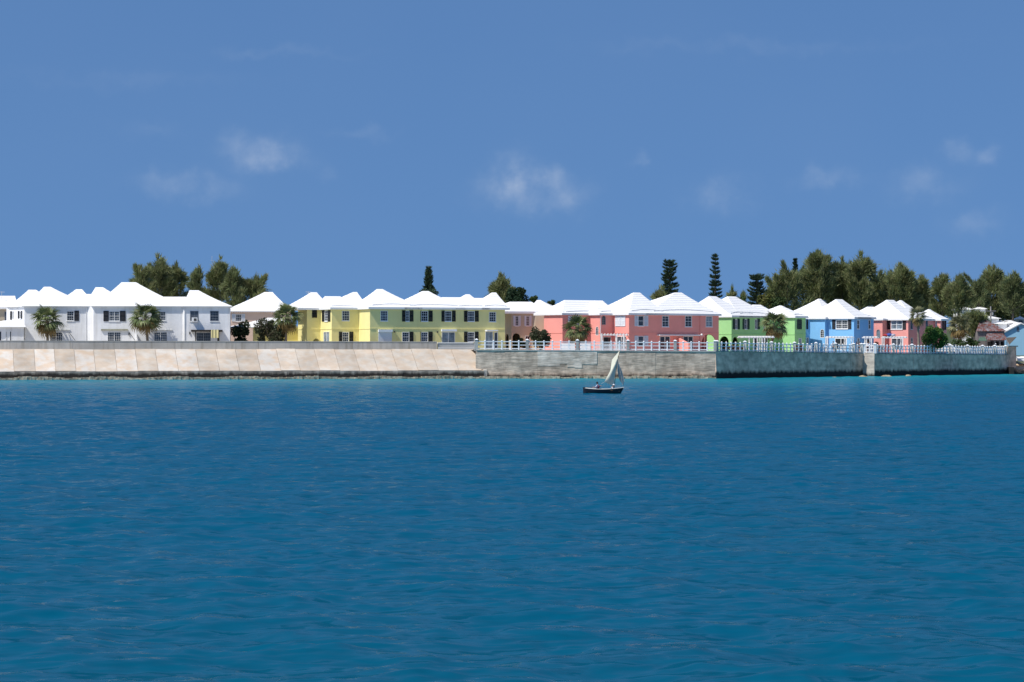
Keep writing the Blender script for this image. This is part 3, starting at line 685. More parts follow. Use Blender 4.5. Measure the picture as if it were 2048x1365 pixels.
# --- white house at the far left
W = House('white_house', 'long white two-storey house with black shutters behind the sloping wall', WHITE, 49, 369, [('F', 174, 6), ('L', 181, 60), ('F', 187, -55), ('F', 365, 6), ('L', 368, 50), ('F', 460, 6)], 613.5, depth=11, fas=.12)
W0 = 613.5
W.pair(0, (None, None, 133.5, 148, 149, 158), 622, 642, cols=3, rows=4)
W.window(0, 99.5, 664.5, 125, 684, cols=3, rows=4, mull=1, rail=False, sill=False)
W.window(0, 78, 622.5, 92, 642)
W.pair(3, (207, 217.5, 218, 239, 240, 251), 622.3, 642.5, cols=3, rows=4, mull=1)
W.window(3, 215, 664.5, 242, 684, cols=3, rows=4, mull=1, rail=False, sill=False)
W.window(3, 316, 623.5, 331.5, 641.5)
W.window(3, 308, 664.5, 334.5, 684, cols=3, rows=4, mull=1, rail=False, sill=False)
W.window(5, 380, 622.3, 397, 643, cols=2, rows=3, frame=mat('grey_sash_frame', (.25, .27, .30)))
W.window(5, 420, 622.3, 437.5, 642.8, cols=3, rows=4, frame=mat('grey_sash_frame', (.25, .27, .30)))
W.window(5, 393, 665.5, 421.5, 684, cols=4, rows=3, mull=1, rail=False, sill=False, frame=mat('grey_sash_frame', (.25, .27, .30)))
stain = mat('stained_lintel', (.33, .32, .24), var=.3, scale=2)
W.slab(3, 202, 658.5, 255.5, 661.5, 'lintel', stain, .0, .22); W.slab(0, 96, 659.5, 140, 661, 'lintel', mat('faint_stained_lintel', (.62, .62, .58)), 0, .12)
W.slab(3, 300, 660, 345, 661.3, 'lintel', mat('faint_stained_lintel', (.62, .62, .58)), 0, .12)
sg, s0, s1, z0, z1 = W.rect(5, 383.5, 635.5, 395, 643.8)
ac = thing('air_conditioner', 'boxy air conditioner sticking out of the upper white house window', 'air conditioner', tuple(sg.at(s0, z0)))
MB().fbox(sg, s0, s1, z0, z1, .05, .5).build('casing', TRIM, ac); MB().fbox(sg, s0 + .3, s1 - .12, z0 + .1, z1 - .12, .5, .512).build('grille', mat('dark_grille', (.06, .06, .06)), ac)
# dark timber porch frame with hanging cloth
pg_ = MB(); sgp = W.segs[5]; _, a0, a1, z0, z1 = W.rect(5, 382.5, 660.2, 445, 664)
pg_.fbox(sgp, a0, a1, z0, z1, 0, 1.5); W_beam = pg_.build('porch_canopy', WOOD, W.root)
mb = MB(); mb.fbox(sgp, a1 - .75, a1 - .45, h0 := W.zb, z0, 1.1, 1.4).fbox(sgp, a0 + .6, a0 + .75, h0, z0, 1.2, 1.35); mb.build('porch_post', WOOD, W.root)
cl = thing('hanging_cloth', 'pale yellow cloth hanging from the dark porch of the white house', 'cloth', tuple(sgp.at(a1 - 1.8, z1 + .02, 1.45)))
V = []; _, c0, c1, cz0, cz1 = W.rect(5, 422.5, 660, 437.5, 676.5)
for i in range(9):
    for j in range(5): V.append(sgp.at(c0 + (c1 - c0) * i / 8, cz1 + (cz0 - cz1) * j / 4, 1.55 + .05 * math.sin(i * 1.9)))
MB().add(V, [(i * 5 + j, i * 5 + j + 1, (i + 1) * 5 + j + 1, (i + 1) * 5 + j) for i in range(8) for j in range(4)]).build('drape', mat('pale_yellow_cloth', (.62, .55, .28)), cl)
# stair flank
sg = W.segs[3]; a, b = sg.s_of(274), sg.s_of(284); zt = sg.zof(668)
V = [sg.at(a, 3.3, .02), sg.at(b, 3.3, .02), sg.at(a, zt, .02)]; V += [v + sg.N * 1.2 for v in V]
MB().add(V, [(0, 2, 1), (3, 4, 5), (0, 1, 4, 3), (1, 2, 5, 4), (2, 0, 3, 5)]).build('stair_flank', WHITE, W.root)
for i, px, py in ((5, 379.5, 666), (3, 258, 668)):
    sg, q0, q1, z0, z1 = W.rect(i, px - 1, py - 2, px + 1, py + 3); MB().fbox(sg, q0, q1, z0, z1, .02, .14).build('wall_lamp', mat('dark_grille', (.06, .06, .06)), W.root)
for i, px in ((3, 258), (0, 138), ):
    sg = W.segs[i]; q, z = sg.hit(px, 665); MB().tube([sg.at(q, z, .06), sg.at(q + .9, z - 1.2, .06)], .03, 5).build('pipe', mat('dark_grille', (.06, .06, .06)), W.root)
for px in (172.5,): 
    sg = W.segs[0]; q = sg.s_of(px); MB().tube([sg.at(q, W.ze, .07), sg.at(q, 3.3, .07)], .05, 6).build('downpipe', TRIM, W.root)
sg = W.segs[5]; MB().tube([sg.at(.1, W.ze, .07), sg.at(.1, 3.3, .07)], .05, 6).build('downpipe', TRIM, W.root)
W.finish()
W.roof(0, 88, 101, 574, d=9, s1=W.segs[0].L + .6); W.roof(3, 243, 272, 565, d=11); W.roof(5, 379, 397, 581, d=8.5)
W.roof(3, 300, 372, 594, d=8, s0=8, s1=W.segs[3].L + 3, off=(0, .5), ze=W.ze + .02)
W.roof(0, 140, 190, 588.5, d=8, s0=4, s1=W.segs[0].L + 3, off=(0, 1), ze=W.ze + .02)
W.roof(0, 152, 164, 579, d=8, off=(0, 9), s0=3, s1=W.segs[0].L + 1); W.roof(3, 191, 206, 575, d=9, off=(0, 9), s0=-2, s1=6)
W.roof(0, 57, 72, 580, d=8, off=(0, 8), s0=-3, s1=5)

# --- white annexe with splayed wall and porch, far left
W2 = House('white_annexe', 'white splayed annexe with small pillared porch at the left edge', WHITE, 13, 374.2, [('F', 20, -30), ('F', 48.5, -52)], 614.5, depth=8, fas=.12, group=None)
W2.shutter(1, 21, 623, 24.2, 640); W2.window(1, 17.5 + 3, 623, 21, 640) if False else None
W2.pair(1, (36.5, 39, 39.2, 42.3, 42.6, 44.8), 622.3, 637.5, cols=2, rows=4); W2.window(1, 25, 622.5, 28, 639, cols=2, rows=4)
W2.finish(); W2.roof(1, 52, 58, 600, d=7, s0=-1, s1=W2.segs[1].L - .3)
pc = House('pillared_porch', 'low white pillared porch in front of the white annexe', WHITE, -60, 367, [('F', 26, 8), ('F', 47.6, 12)], 655, depth=5, fas=.1, cat='porch')
for a, b in ((-2, 3.5), (11, 14), (19, 23.2)): pc.window(0, a, 662.5, b, 684, cols=1, rows=1, rail=False, sill=False, frame=TRIM)
pc.finish(); pc.roof(0, 8, 12, 641.5, d=4.4); pc.roof(1, 28, 46, 641, d=5, s0=-3)
TH = House('tan_house', 'tan-walled house with white roof cut by the left picture edge', TAN, -120, 392, [('F', 14, 10), ('F', 18, 10)], 619, depth=9, cat='house')
TH.window(0, 9, 624, 13.5, 642, frame=mat('grey_sash_frame', (.25, .27, .30))); TH.finish(); TH.roof(0, -60, 30, 592, d=9, s1=TH.segs[0].L + 1.5)

# --- beige house behind, between white and yellow
BH = House('beige_house', 'beige house with white shutters set back between white and yellow houses', mat('pinkish_beige_wall', (.68, .51, .41), var=.04), 455, 396, [('F', 491, 12), ('F', 583, 12)], 624, depth=10, fas=.1)
BH.pair(0, (463.5, 470.7, 471.3, 483.2, 483.7, 490.5), 628.3, 643, m=SHUTW, cols=3, rows=4)
BH.finish(); BH.roof(0, 529, 545, 584.5, d=11, s0=0, s1=BH.segs[0].L + BH.segs[1].L)
dm = MB(); sg = BH.segs[0]
for k in range(26): dm.fbox(sg, k * .36, k * .36 + .16, BH.ze - .12, BH.ze, .02, .28)
dm.build('dentil_course', TRIM, BH.root)
# low yellow wing with white roof behind the sea-grape bush
YL = House('yellow_outbuilding', 'low yellow outbuilding with white roof half hidden by dark bushes', YEL, 506, 379, [('F', 528, 18), ('F', 597, 18)], 656, depth=6, fas=.08, cat='outbuilding')
YL.finish(); YL.roof(1, 534, 560, 636, d=6.5, s0=-4.5)

# --- yellow row
Y = House('yellow_house', 'long yellow two-storey terrace with black shutters and white roofs', YEL, 596, 378, [('L', 614, 22), ('F', 641, 22), ('L', 663.5, 22), ('F', 718, 22), ('L', 740, 22), ('F', 840, 22), ('F', 925, 22), ('F', 969, 22), ('F', 1010, 22)], 619.5, depth=11, string_py=659)
Y.shutter(1, 624, 620, 633.7, 636)
Y.pair(2, (644.5, 649, 649.5, 655.8, 656.2, 661), 621.2, 643, cols=2, rows=4)
Y.window(2, 647.5, 664, 659, 690, cols=1, rows=1, rail=False, mull=1, sill=False, pane=GLASSC); 
Y.arch(1, 626.5, 638, 677.5)
Y.window(3, 684, 622, 699, 642, cols=3, rows=4)
Y.pair(3, (678, 684, 684.5, 697.5, 699, 706.5), 664, 684, cols=3, rows=4)
Y.window(5, 761, 622, 775.5, 642.5, cols=3, rows=4)
Y.pair(5, (804, 811, 811.2, 818.6, 819, 826.6), 621.2, 643.2, cols=2, rows=4)
Y.pair(5, (None, None, 804, 818.6, 819, 826.6), 664, 684, cols=3, rows=4)
Y.slab(5, 756, 659.5, 784, 664.5, 'shutter_box', TRIM, .0, .35)
rs = MB(); sg, s0, s1, z0, z1 = Y.rect(5, 756.5, 664.5, 783.5, 686)
for k in range(16): rs.fbox(sg, s0, s1, z0 + (z1 - z0) * k / 16, z0 + (z1 - z0) * (k + .9) / 16, .02, .08)
rs.build('roller_shutter', SHUTW, Y.root)
Y.pair(6, (840.5, 842.3, 842.5, 856, 857, 865), 621.8, 643.2, cols=3, rows=4, pane=GLASS)
Y.pair(6, (883, 889, 889.5, 903, 904, 911), 621.8, 643.2, cols=3, rows=4)
Y.pair(6, (840.5, 842.3, 842.5, 856, 857, 865), 664, 684, cols=3, rows=4)
Y.window(6, 883.5, 664.5, 910, 690, cols=1, rows=1, mull=1, rail=False, sill=False, pane=GLASSC); Y.slab(6, 882, 659, 912, 663.5, 'awning_box', TRIM, .0, .4)
Y.pair(7, (928, 935, 935.3, 949, 949.8, 957), 622.2, 643.4, cols=3, rows=4)
Y.pair(7, (928, 935, 935.3, 949, 949.8, 957), 664, 684, cols=3, rows=4)
Y.window(8, 978, 624.5, 992, 644, cols=3, rows=4)
Y.window(8, 970.5, 663.5, 986, 699, cols=2, rows=1, mull=0, rail=False, sill=False, pane=GLASSC); Y.window(8, 988, 665, 995.5, 699, cols=1, rows=1, rail=False, sill=False)
Y.slab(8, 968.8, 660.3, 992, 663, 'door_hood', TRIM, 0, .9)
for i, px, py in ((5, 788.5, 663.5), (6, 874.5, 664)):
    sg, q0, q1, z0, z1 = Y.rect(i, px - 1, py - 1, px + 1, py + 2); MB().fbox(sg, q0, q1, z0, z1, .02, .2).build('wall_lamp', mat('dark_grille', (.06, .06, .06)), Y.root)
    MB().tube([sg.at(q0, z0, .05), sg.at(q0 + .7, z0 - 1.1, .05)], .035, 5).build('pipe', YEL, Y.root)
Y.finish()
Y.roof(1, 622, 633.5, 585, d=8, s0=-1.2, s1=Y.segs[1].L + 1.5); Y.roof(3, 645, 680, 593, d=8.5, glide=True); Y.roof(3, 718, 730, 584.5, d=8, off=(0, 5), s0=1, s1=Y.segs[3].L + 3)
Y.roof(5, 754, 765, 578.5, d=9, glide=True, s1=Y.segs[5].L + .1); Y.roof(6, 845, 857, 582.5, d=9, s0=-2.2, glide=True); Y.roof(6, 884, 930, 595, d=8, s0=2.5, off=(0, .6), s1=Y.segs[6].L + 2)
Y.roof(7, 932, 939, 589, d=8, s0=-.9, s1=Y.segs[7].L + .4, glide=True); Y.roof(7, 940, 968, 596.5, d=8, off=(0, .5), s0=1, s1=Y.segs[7].L + 3); Y.roof(8, 984, 997.5, 585.5, d=7.5, s1=Y.segs[8].L + .35, s0=-.2, glide=True)

# --- beige house between yellow and coral
B2 = House('tan_arched_house', 'tan house with two arches and white shutters between yellow and coral houses', TAN, 1006, 388, [('L', 1023, 24), ('F', 1064, 24), ('F', 1071, -10), ('F', 1092, 5)], 627.8, depth=10, fas=.35)
B2.pair(1, (1026.6, 1030, 1030.3, 1037, 1037.4, 1041), 632, 652.3, m=SHUTW, cols=2, rows=4)
B2.pair(1, (1048.7, 1051.6, 1051.9, 1058.5, 1059, 1062.6), 632, 652.3, m=SHUTW, cols=2, rows=4)
B2.arch(0, 1009.5, 1017.5, 668); B2.arch(1, 1025, 1041, 667); B2.window(1, 1050, 672, 1060, 690, cols=2, rows=2)
B2.finish(); B2.roof(1, 1020, 1040, 604, d=8, s0=-2.5); B2.roof(1, 1035, 1070, 604, d=8, s0=0, s1=B2.segs[1].L + 3, off=(0, 2)); B2.roof(2, 1074, 1081, 600.5, d=8, s0=-1, s1=4.2, off=(0, 1))

# --- coral house
C = House('coral_house', 'coral pink terrace with white shutters and archway left of the green house', PINK, 1088, 381, [('L', 1125, 36), ('F', 1178, 36), ('L', 1200, 36), ('F', 1226, 36), ('L', 1258, 36), ('F', 1308, 36), ('F', 1398.5, 36), ('F', 1437.5, 36)], 631, depth=11, string_py=667)
C.pair(1, (1136, 1143, 1143.3, 1152, 1152.3, 1158.5), 632, 652.5, m=SHUTW, cols=2, rows=4)
C.window(1, 1140, 671, 1150, 699, cols=1, rows=1, rail=False, sill=False); C.window(1, 1159.5, 673, 1170, 699, cols=2, rows=4, sill=False, pane=GLASSC)
C.window(2, 1191.4, 653.6, 1197.2, 671, cols=2, rows=4, arch=True, rail=False, frame=TRIM)
C.window(3, 1203.7, 632, 1211.3, 650, cols=2, rows=4, arch=True, rail=False, frame=mat('grey_sash_frame', (.25, .27, .30)))
C.shutter(4, 1231, 631.6, 1241, 653, SHUTW); C.shutter(4, 1241.3, 631.6, 1251, 653, SHUTW)
C.window(4, 1234, 673, 1252, 699, cols=1, rows=1, mull=1, rail=False, sill=False)
C.window(3, 1206, 674, 1222, 699, cols=1, rows=1, rail=False, sill=False)
C.pair(5, (1269, 1275.6, 1276, 1287.3, 1288, 1296), 631.6, 652.5, m=SHUTW, cols=1, rows=2)
C.pair(5, (1269, 1275.6, 1276, 1287.3, 1288, 1296), 672, 692.5, m=SHUTW, cols=1, rows=2)
C.window(6, 1324, 632.3, 1337.6, 654, cols=2, rows=4); C.window(6, 1370, 632.3, 1383.6, 654, cols=2, rows=4); C.window(7, 1411.5, 633, 1424.8, 654, cols=2, rows=4, pane=GLASSC)
C.window(6, 1319.5, 673, 1340, 699, cols=1, rows=1, mull=1, rail=False, sill=False); C.window(6, 1366.5, 673, 1386, 699, cols=1, rows=1, mull=1, rail=False, sill=False)
C.slab(6, 1314.4, 669.8, 1395, 671.9, 'awning_strip', TRIM, 0, .7)
sg, q0, q1, z0, z1 = C.rect(6, 1394, 668, 1398, 672); c_ = sg.at((q0 + q1) / 2, (z0 + z1) / 2, .9)
MB().ball(c_, .17, .17, .17).build('globe_lamp', TRIM, C.root, True)
C.arch(7, 1403, 1432.4, 669)
# matching opening through the back wall so the passage is open
a = C.segs[0].p0; b = C.segs[-1].end(); d = -C.segs[1].N
bs = Seg(b.xy[:], u=d.normalized()[:2]); q0, q1 = bs.s_of(1433), bs.s_of(1414)
C.finish(back_holes=[[(q0, 3.4), (q1, 3.4), (q1, 6.3), (q1 - .3, 6.6), (q0 + .3, 6.6), (q0, 6.3)]])
pw = MB(); s7 = C.segs[7]; q = s7.s_of(1411)
pw.hexa(s7.at(q, 3.3, -.3), -s7.N * 6, s7.U * .2, Vector((0, 0, 3.6))); pw.build('passage_wall', PINK, C.root)
C.roof(1, 1129, 1233, 601, d=6.6, s1=C.segs[1].L + 5.5, glide=True); C.roof(3, 1190, 1235, 602, d=9, s1=C.segs[3].L + 1.5, glide=True)
C.roof(4, 1236, 1240, 612, d=5, off=(0, 0)) if False else None
C.roof(5, 1267, 1280, 585.5, s1=7.2, d=9.5, glide=True); C.roof(6, 1350, 1363, 585.5, d=10, s0=-1.5, s1=C.segs[6].L + C.segs[7].L, glide=True)
sg = C.segs[6]; g0 = sg.at(sg.s_of(1354), 0, .1)
gw = thing('garden_wall', 'sloping coral garden wall wedge standing out from the coral house', 'wall', (g0.x, g0.y, 3.7))
V = [g0 + Vector((0, 0, 3.4)), g0 + Vector((0, 0, Z(675.5, g0.y))), g0 + Vector((1.35, -4.2, Z(687, g0.y - 4.2))), g0 + Vector((1.35, -4.2, 3.4))]
V += [v + Vector((.25, .05, 0)) for v in V]; MB().add(V, [(0, 1, 2, 3), (4, 7, 6, 5), (0, 4, 5, 1), (1, 5, 6, 2), (2, 6, 7, 3)]).build('wall', PINK, gw)
def downpipe(h, i, px, m=TRIM):
    sg = h.segs[i]; q = sg.s_of(px); MB().tube([sg.at(q, h.ze, .25), sg.at(q, h.ze - .4, .07), sg.at(q, 3.4, .07)], .045, 6).build('downpipe', m, h.root)
downpipe(C, 3, 1200.6); downpipe(C, 7, 1399.5, PINK)

# --- green house
G = House('green_house', 'light green house with dark green shutters and two arches', GRN, 1410, 399, [('L', 1463, 50), ('F', 1553.5, 50), ('L', 1589.5, 50), ('F', 1611.5, 50)], 636.5, depth=9, string_py=670)
G.arch(0, 1439, 1457.3, 673); G.arch(1, 1465, 1477.2, 674)
G.pair(1, (1465.7, 1469.6, 1470, 1474.2, 1474.6, 1479), 638, 658.7, m=SHUTG, cols=1, rows=2)
G.pair(1, (1485, 1488.6, 1489, 1494, 1494.4, 1498.5), 638, 658.7, m=SHUTG, cols=1, rows=2)
G.pair(1, (None, None, 1509.7, 1514.2, 1514.6, 1519.3), 638, 658.7, m=SHUTG, cols=1, rows=3)
G.window(1, 1527, 639, 1530.5, 659); G.window(1, 1508, 675, 1516, 700, cols=1, rows=1, rail=False, sill=False); G.window(1, 1523, 675, 1535, 700, cols=1, rows=1, rail=False, mull=1, sill=False)
G.shutter(3, 1594, 639.3, 1603, 659, SHUTG); G.window(3, 1597, 677, 1603, 700, cols=1, rows=1, rail=False, sill=False, pane=GLASSC)
G.finish(); G.roof(0, 1417.5, 1432, 593, d=12, s0=-1) if False else None
G.roof(1, 1417.5, 1432, 593, d=11, s1=7, glide=True); G.roof(1, 1455.4, 1471.5, 593.3, d=11, s0=2, s1=G.segs[1].L - 1, glide=True)
G.roof(1, 1506, 1574, 609.8, d=8, s0=6, s1=G.segs[1].L + 1.5); G.roof(3, 1575, 1607, 611.5, d=9, glide=True)
# --- blue house
BL = House('blue_house', 'sky blue house with arched window and dark navy shutters', BLU, 1611.5, 408.3, [('F', 1620, 25), ('L', 1650, 50), ('F', 1655.4, 50), ('L', 1708, 50), ('F', 1747.5, 50)], 638.5, depth=10, string_py=None)
BL.shutter(0, 1612.5, 639.3, 1616, 658.7); BL.window(0, 1612.6, 675.5, 1617.5, 700, cols=1, rows=1, rail=False, sill=False, pane=GLASSC)
BL.window(1, 1640.6, 659, 1648.3, 676, cols=2, rows=4, arch=True, rail=False, frame=TRIM)
BL.pair(3, (1664.6, 1671, 1672, 1696, 1696.5, 1702.7), 640, 658.2, cols=3, rows=4, mull=1, frame=TRIM)
BL.window(3, 1670, 677, 1694, 700, cols=1, rows=1, mull=1, rail=False, sill=False, frame=TRIM)
BL.window(4, 1713.8, 640.5, 1718.8, 658.3, cols=1, rows=2); BL.window(4, 1736.3, 640.5, 1741.2, 658.5, cols=1, rows=2)
BL.window(4, 1714.5, 676.5, 1719, 700, cols=1, rows=1, rail=False, sill=False, pane=GLASSC); BL.window(4, 1728, 678, 1740, 700, cols=1, rows=1, rail=False, sill=False)
BL.finish(); BL.roof(2, 1637, 1649.5, 598, d=9, s0=0, s1=6); BL.roof(4, 1671.5, 1684.5, 599, d=9.5, s0=0, s1=4.5); BL.roof(4, 1700, 1735, 614, d=8.5, s0=1, glide=True)
downpipe(BL, 2, 1653.5, BLU)
# --- far coral house
C2 = House('coral_house', 'coral pink house farthest right along the wall, with black shutters', PINKB, 1746, 414, [('L', 1765, 50), ('F', 1774, 50), ('L', 1816.5, 50), ('F', 1869, 50), ('L', 1881, 50), ('F', 1893, 50)], 641, depth=10)
C2.window(0, 1753, 659.5, 1760.5, 677, cols=2, rows=4, arch=True, rail=False, frame=mat('grey_sash_frame', (.25, .27, .30)), pane=GLASSC)
C2.pair(2, (1774.4, 1781, 1782, 1805, 1805.5, 1812), 640.8, 659, cols=1, rows=2, mull=1, frame=TRIM, pane=GLASSC)
C2.window(2, 1783, 677, 1805, 700, cols=1, rows=1, mull=1, rail=False, sill=False, frame=TRIM)
for a, b in ((1821, 1825.3), (1834, 1839), (1851.3, 1855.5)): C2.window(3, a, 641.5, b, 659, cols=1, rows=2, frame=mat('grey_sash_frame', (.25, .27, .30)))
C2.window(3, 1821.5, 676, 1826, 690, cols=1, rows=2); C2.window(3, 1858, 676, 1863, 692, cols=1, rows=2)
C2.shutter(5, 1884.5, 641.5, 1887, 660); C2.shutter(5, 1888.5, 641.5, 1891.5, 660); C2.window(5, 1885.5, 675, 1891, 697, cols=1, rows=1)
C2.window(4, 1871, 642, 1874, 658, cols=1, rows=1)
C2.finish(); C2.roof(2, 1700, 1756, 613.8, d=9, s0=-3, s1=1) if False else None
C2.roof(3, 1773, 1787.5, 600.3, d=10.5, s0=0, s1=4.5); C2.roof(3, 1801, 1812.5, 601, d=10.5, s0=2.2, s1=7, off=(0, .02), glide=True); C2.roof(3, 1830, 1863, 616, d=8.5, s0=5, s1=C2.segs[3].L, glide=True)
C2.roof(5, 1862, 1874, 619, d=6, s0=0); C2.roof(1, 1735, 1765, 614, d=8, s0=0, s1=4)

# ---------------------------------------------------------------- vegetation
def leafmat(name, col, col2, isl=.35, trans=.35, rough=.7):
    return mat(name, col, rough=rough, var=.35, scale=.55, var2=col2, islands=isl, trans=trans, spec=.2)
CAS = leafmat('casuarina_needles', (.19, .225, .090), (.26, .265, .125))
CASD = leafmat('casuarina_needles_dark', (.165, .205, .088), (.22, .235, .11))
NOR = leafmat('norfolk_pine_needles', (.032, .062, .036), (.055, .085, .045), trans=.05)
LEAF = leafmat('broad_leaves', (.040, .075, .026), (.075, .110, .035))
LEAFB = leafmat('bright_broad_leaves', (.055, .13, .025), (.09, .17, .04))
GRAPE = leafmat('sea_grape_leaves', (.055, .075, .036), (.10, .085, .055), isl=.5)
BARK = mat('grey_bark', (.16, .13, .105), var=.3, scale=3)
PALMG = leafmat('palm_leaf_green', (.11, .145, .055), (.18, .19, .09), isl=.3, trans=.15)
PALMY = leafmat('palm_leaf_dry', (.26, .18, .075), (.20, .15, .06), isl=.3)
PTRUNK = mat('palm_trunk', (.20, .165, .13), var=.3, scale=4)
def blades(C, D, L, Wd, rs):
    """thin triangular needles: base centre C, direction D (unit), length L, width W"""
    n = len(C); rnd = rs.normal(size=(n, 3)); S = np.cross(D, rnd); S /= np.linalg.norm(S, axis=1, keepdims=True) + 1e-9
    V = np.stack([C - S * Wd[:, None] / 2, C + S * Wd[:, None] / 2, C + D * L[:, None]], 1).reshape(-1, 3)
    return V, np.arange(n * 3).reshape(-1, 3)
def unit(v): return v / (np.linalg.norm(v, axis=-1, keepdims=True) + 1e-9)
def casuarina(px, ytop, wpx, Y, label, seed, n=9000, m=None, ybase=None, lean=0, plumes=26, grp='casuarina trees behind the houses', up=.55, prof=None):
    rs = np.random.RandomState(seed); x = X(px, Y); zb = gz(x, Y); H = Z(ytop, Y) - zb; Rw = wpx * Y / F / 2
    root = thing('casuarina_tree', label, 'tree', (x, Y, zb), grp)
    mb = MB(); tip = Vector((x + lean * Rw, Y, zb + H * .86)); mid_ = Vector((x + lean * Rw * .4, Y, zb + H * .45))
    mb.tube([(x, Y, zb - .3), mid_, tip], [.28, .2, .06], 7)
    Cs, Ds, Ls = [], [], []
    for k in range(plumes):
        t = 1.0 if k == 0 else rs.uniform(.30, 1.0) if k > 4 else rs.uniform(.8, 1); a = k * 2.4 + rs.normal() * .5
        bx = x + lean * Rw * t; b = np.array([bx, Y, zb + H * (.18 + .68 * t)]) if k else np.array([x + lean * Rw * .8, Y, zb + H * .6])
        shape = 1.05 - .55 * max(t - .35, 0) ** 1.2
        ln = Rw * rs.uniform(.65, 1.12) * max(shape, .25); rise = rs.uniform(.6, 1.7) * up * 2 * ln
        e = b + np.array([math.cos(a) * ln, math.sin(a) * ln * .8, rise]) if k else np.array([x + lean * Rw, Y, zb + H * .97])
        lim = zb + H * (1 - (.03 + .34 * (abs(e[0] - x) / Rw) ** 1.6 + .14 * rs.rand()) * (k > 0) * .8); e[2] = min(e[2], lim)
        d = e - b; mb.tube([b, b + d * .5 + np.array([0, 0, -.05 * ln]), e], [.09, .06, .02], 4)
        m_ = int(n * 1.15 / plumes * (.9 if k == 0 else rs.uniform(.7, 1.2))); u = rs.rand(m_) ** .75
        rad = min(Rw * .25, 1.15) * (1 - u) ** .7 + .10; off = rs.normal(size=(m_, 3)) * rad[:, None] * .70
        sub = np.sin(u * 21 + rs.rand() * 6)[:, None] * rs.normal(size=(1, 3)) * .25          # side sprays
        Cs.append(b + d * (.18 + .82 * u)[:, None] + off + sub)
        Ds.append(unit(unit(d[None]) * .8 + off / (np.abs(off).max() + .1) * .9 + rs.normal(size=(m_, 3)) * .35 + np.array([0, 0, .35]))); Ls.append(rs.uniform(.4, 1.0, m_))
    C_ = np.concatenate(Cs); D_ = np.concatenate(Ds); L_ = np.concatenate(Ls); V, Fc = blades(C_, D_, L_, L_ * .17, rs)
    mb.build('trunk', BARK, root); o = link('crown', np_mesh('crown', V - np.array(origin(root)), Fc, m or CAS), root)
    return root
def norfolk(px, ytop, wtop, wbot, ybot, Y, label, seed, flat=False, gap=1.0, m=None):
    rs = np.random.RandomState(seed); x = X(px, Y); zb = gz(x, Y); zt = Z(ytop, Y); z1 = Z(ybot, Y)
    root = thing('norfolk_pine', label, 'tree', (x, Y, zb), 'norfolk pines behind the houses')
    mb = MB().tube([(x, Y, zb), (x, Y, (zb + zt) / 2), (x, Y, zt)], [.32, .2, .05], 7); Cs, Ds, Ls = [], [], []
    z = zt - (.15 if flat else .0); 
    if not flat: Cs.append(np.array([[x, Y, zt - .5]] * 30) + rs.normal(size=(30, 3)) * .08); Ds.append(unit(rs.normal(size=(30, 3)) * .5 + [0, 0, 1.2])); Ls.append(rs.uniform(.3, .6, 30)); z = zt - .5
    while z > z1 - 1.5:
        t = min((zt - z) / (zt - z1), 1.1); Rr = (wtop + (wbot - wtop) * t ** (.8 if flat else .72)) * Y / F / 2 * rs.uniform(.85, 1.1)
        nb = rs.randint(5, 8); a0 = rs.rand() * 6
        for k in range(nb):
            a = a0 + 2 * math.pi * k / nb + rs.normal() * .15; r_ = Rr * rs.uniform(.8, 1.08)
            e = np.array([math.cos(a) * r_, math.sin(a) * r_, r_ * rs.uniform(.05, .38)]); b = np.array([x, Y, z + rs.uniform(-.2, .2)]); mb.tube([b, b + e * .6 - [0, 0, .08 * r_], b + e], [.05, .035, .015], 3, False)
            m_ = int(58 * r_ + 14); u = rs.uniform(.12, 1, m_); side = rs.normal(size=(m_, 1)) * .17 * (1.25 - u)[:, None] * np.array([-math.sin(a), math.cos(a), 0])
            Cs.append(b + e * u[:, None] + side * r_ ** .5 + np.array([0, 0, -.08 * r_]) * np.sin(u * 3.1)[:, None])
            Ds.append(unit(np.array([math.cos(a), math.sin(a), 0]) * .45 + side * 2.2 + rs.normal(size=(m_, 3)) * .25 + np.array([0, 0, .8]))); Ls.append(rs.uniform(.28, .62, m_))
        z -= rs.uniform(.38, .52) * gap
    C_ = np.concatenate(Cs); D_ = np.concatenate(Ds); L_ = np.concatenate(Ls); V, Fc = blades(C_, D_, L_, L_ * .34, rs)
    mb.build('trunk', BARK, root); link('crown', np_mesh('crown', V - np.array(origin(root)), Fc, m or NOR), root)
    return root
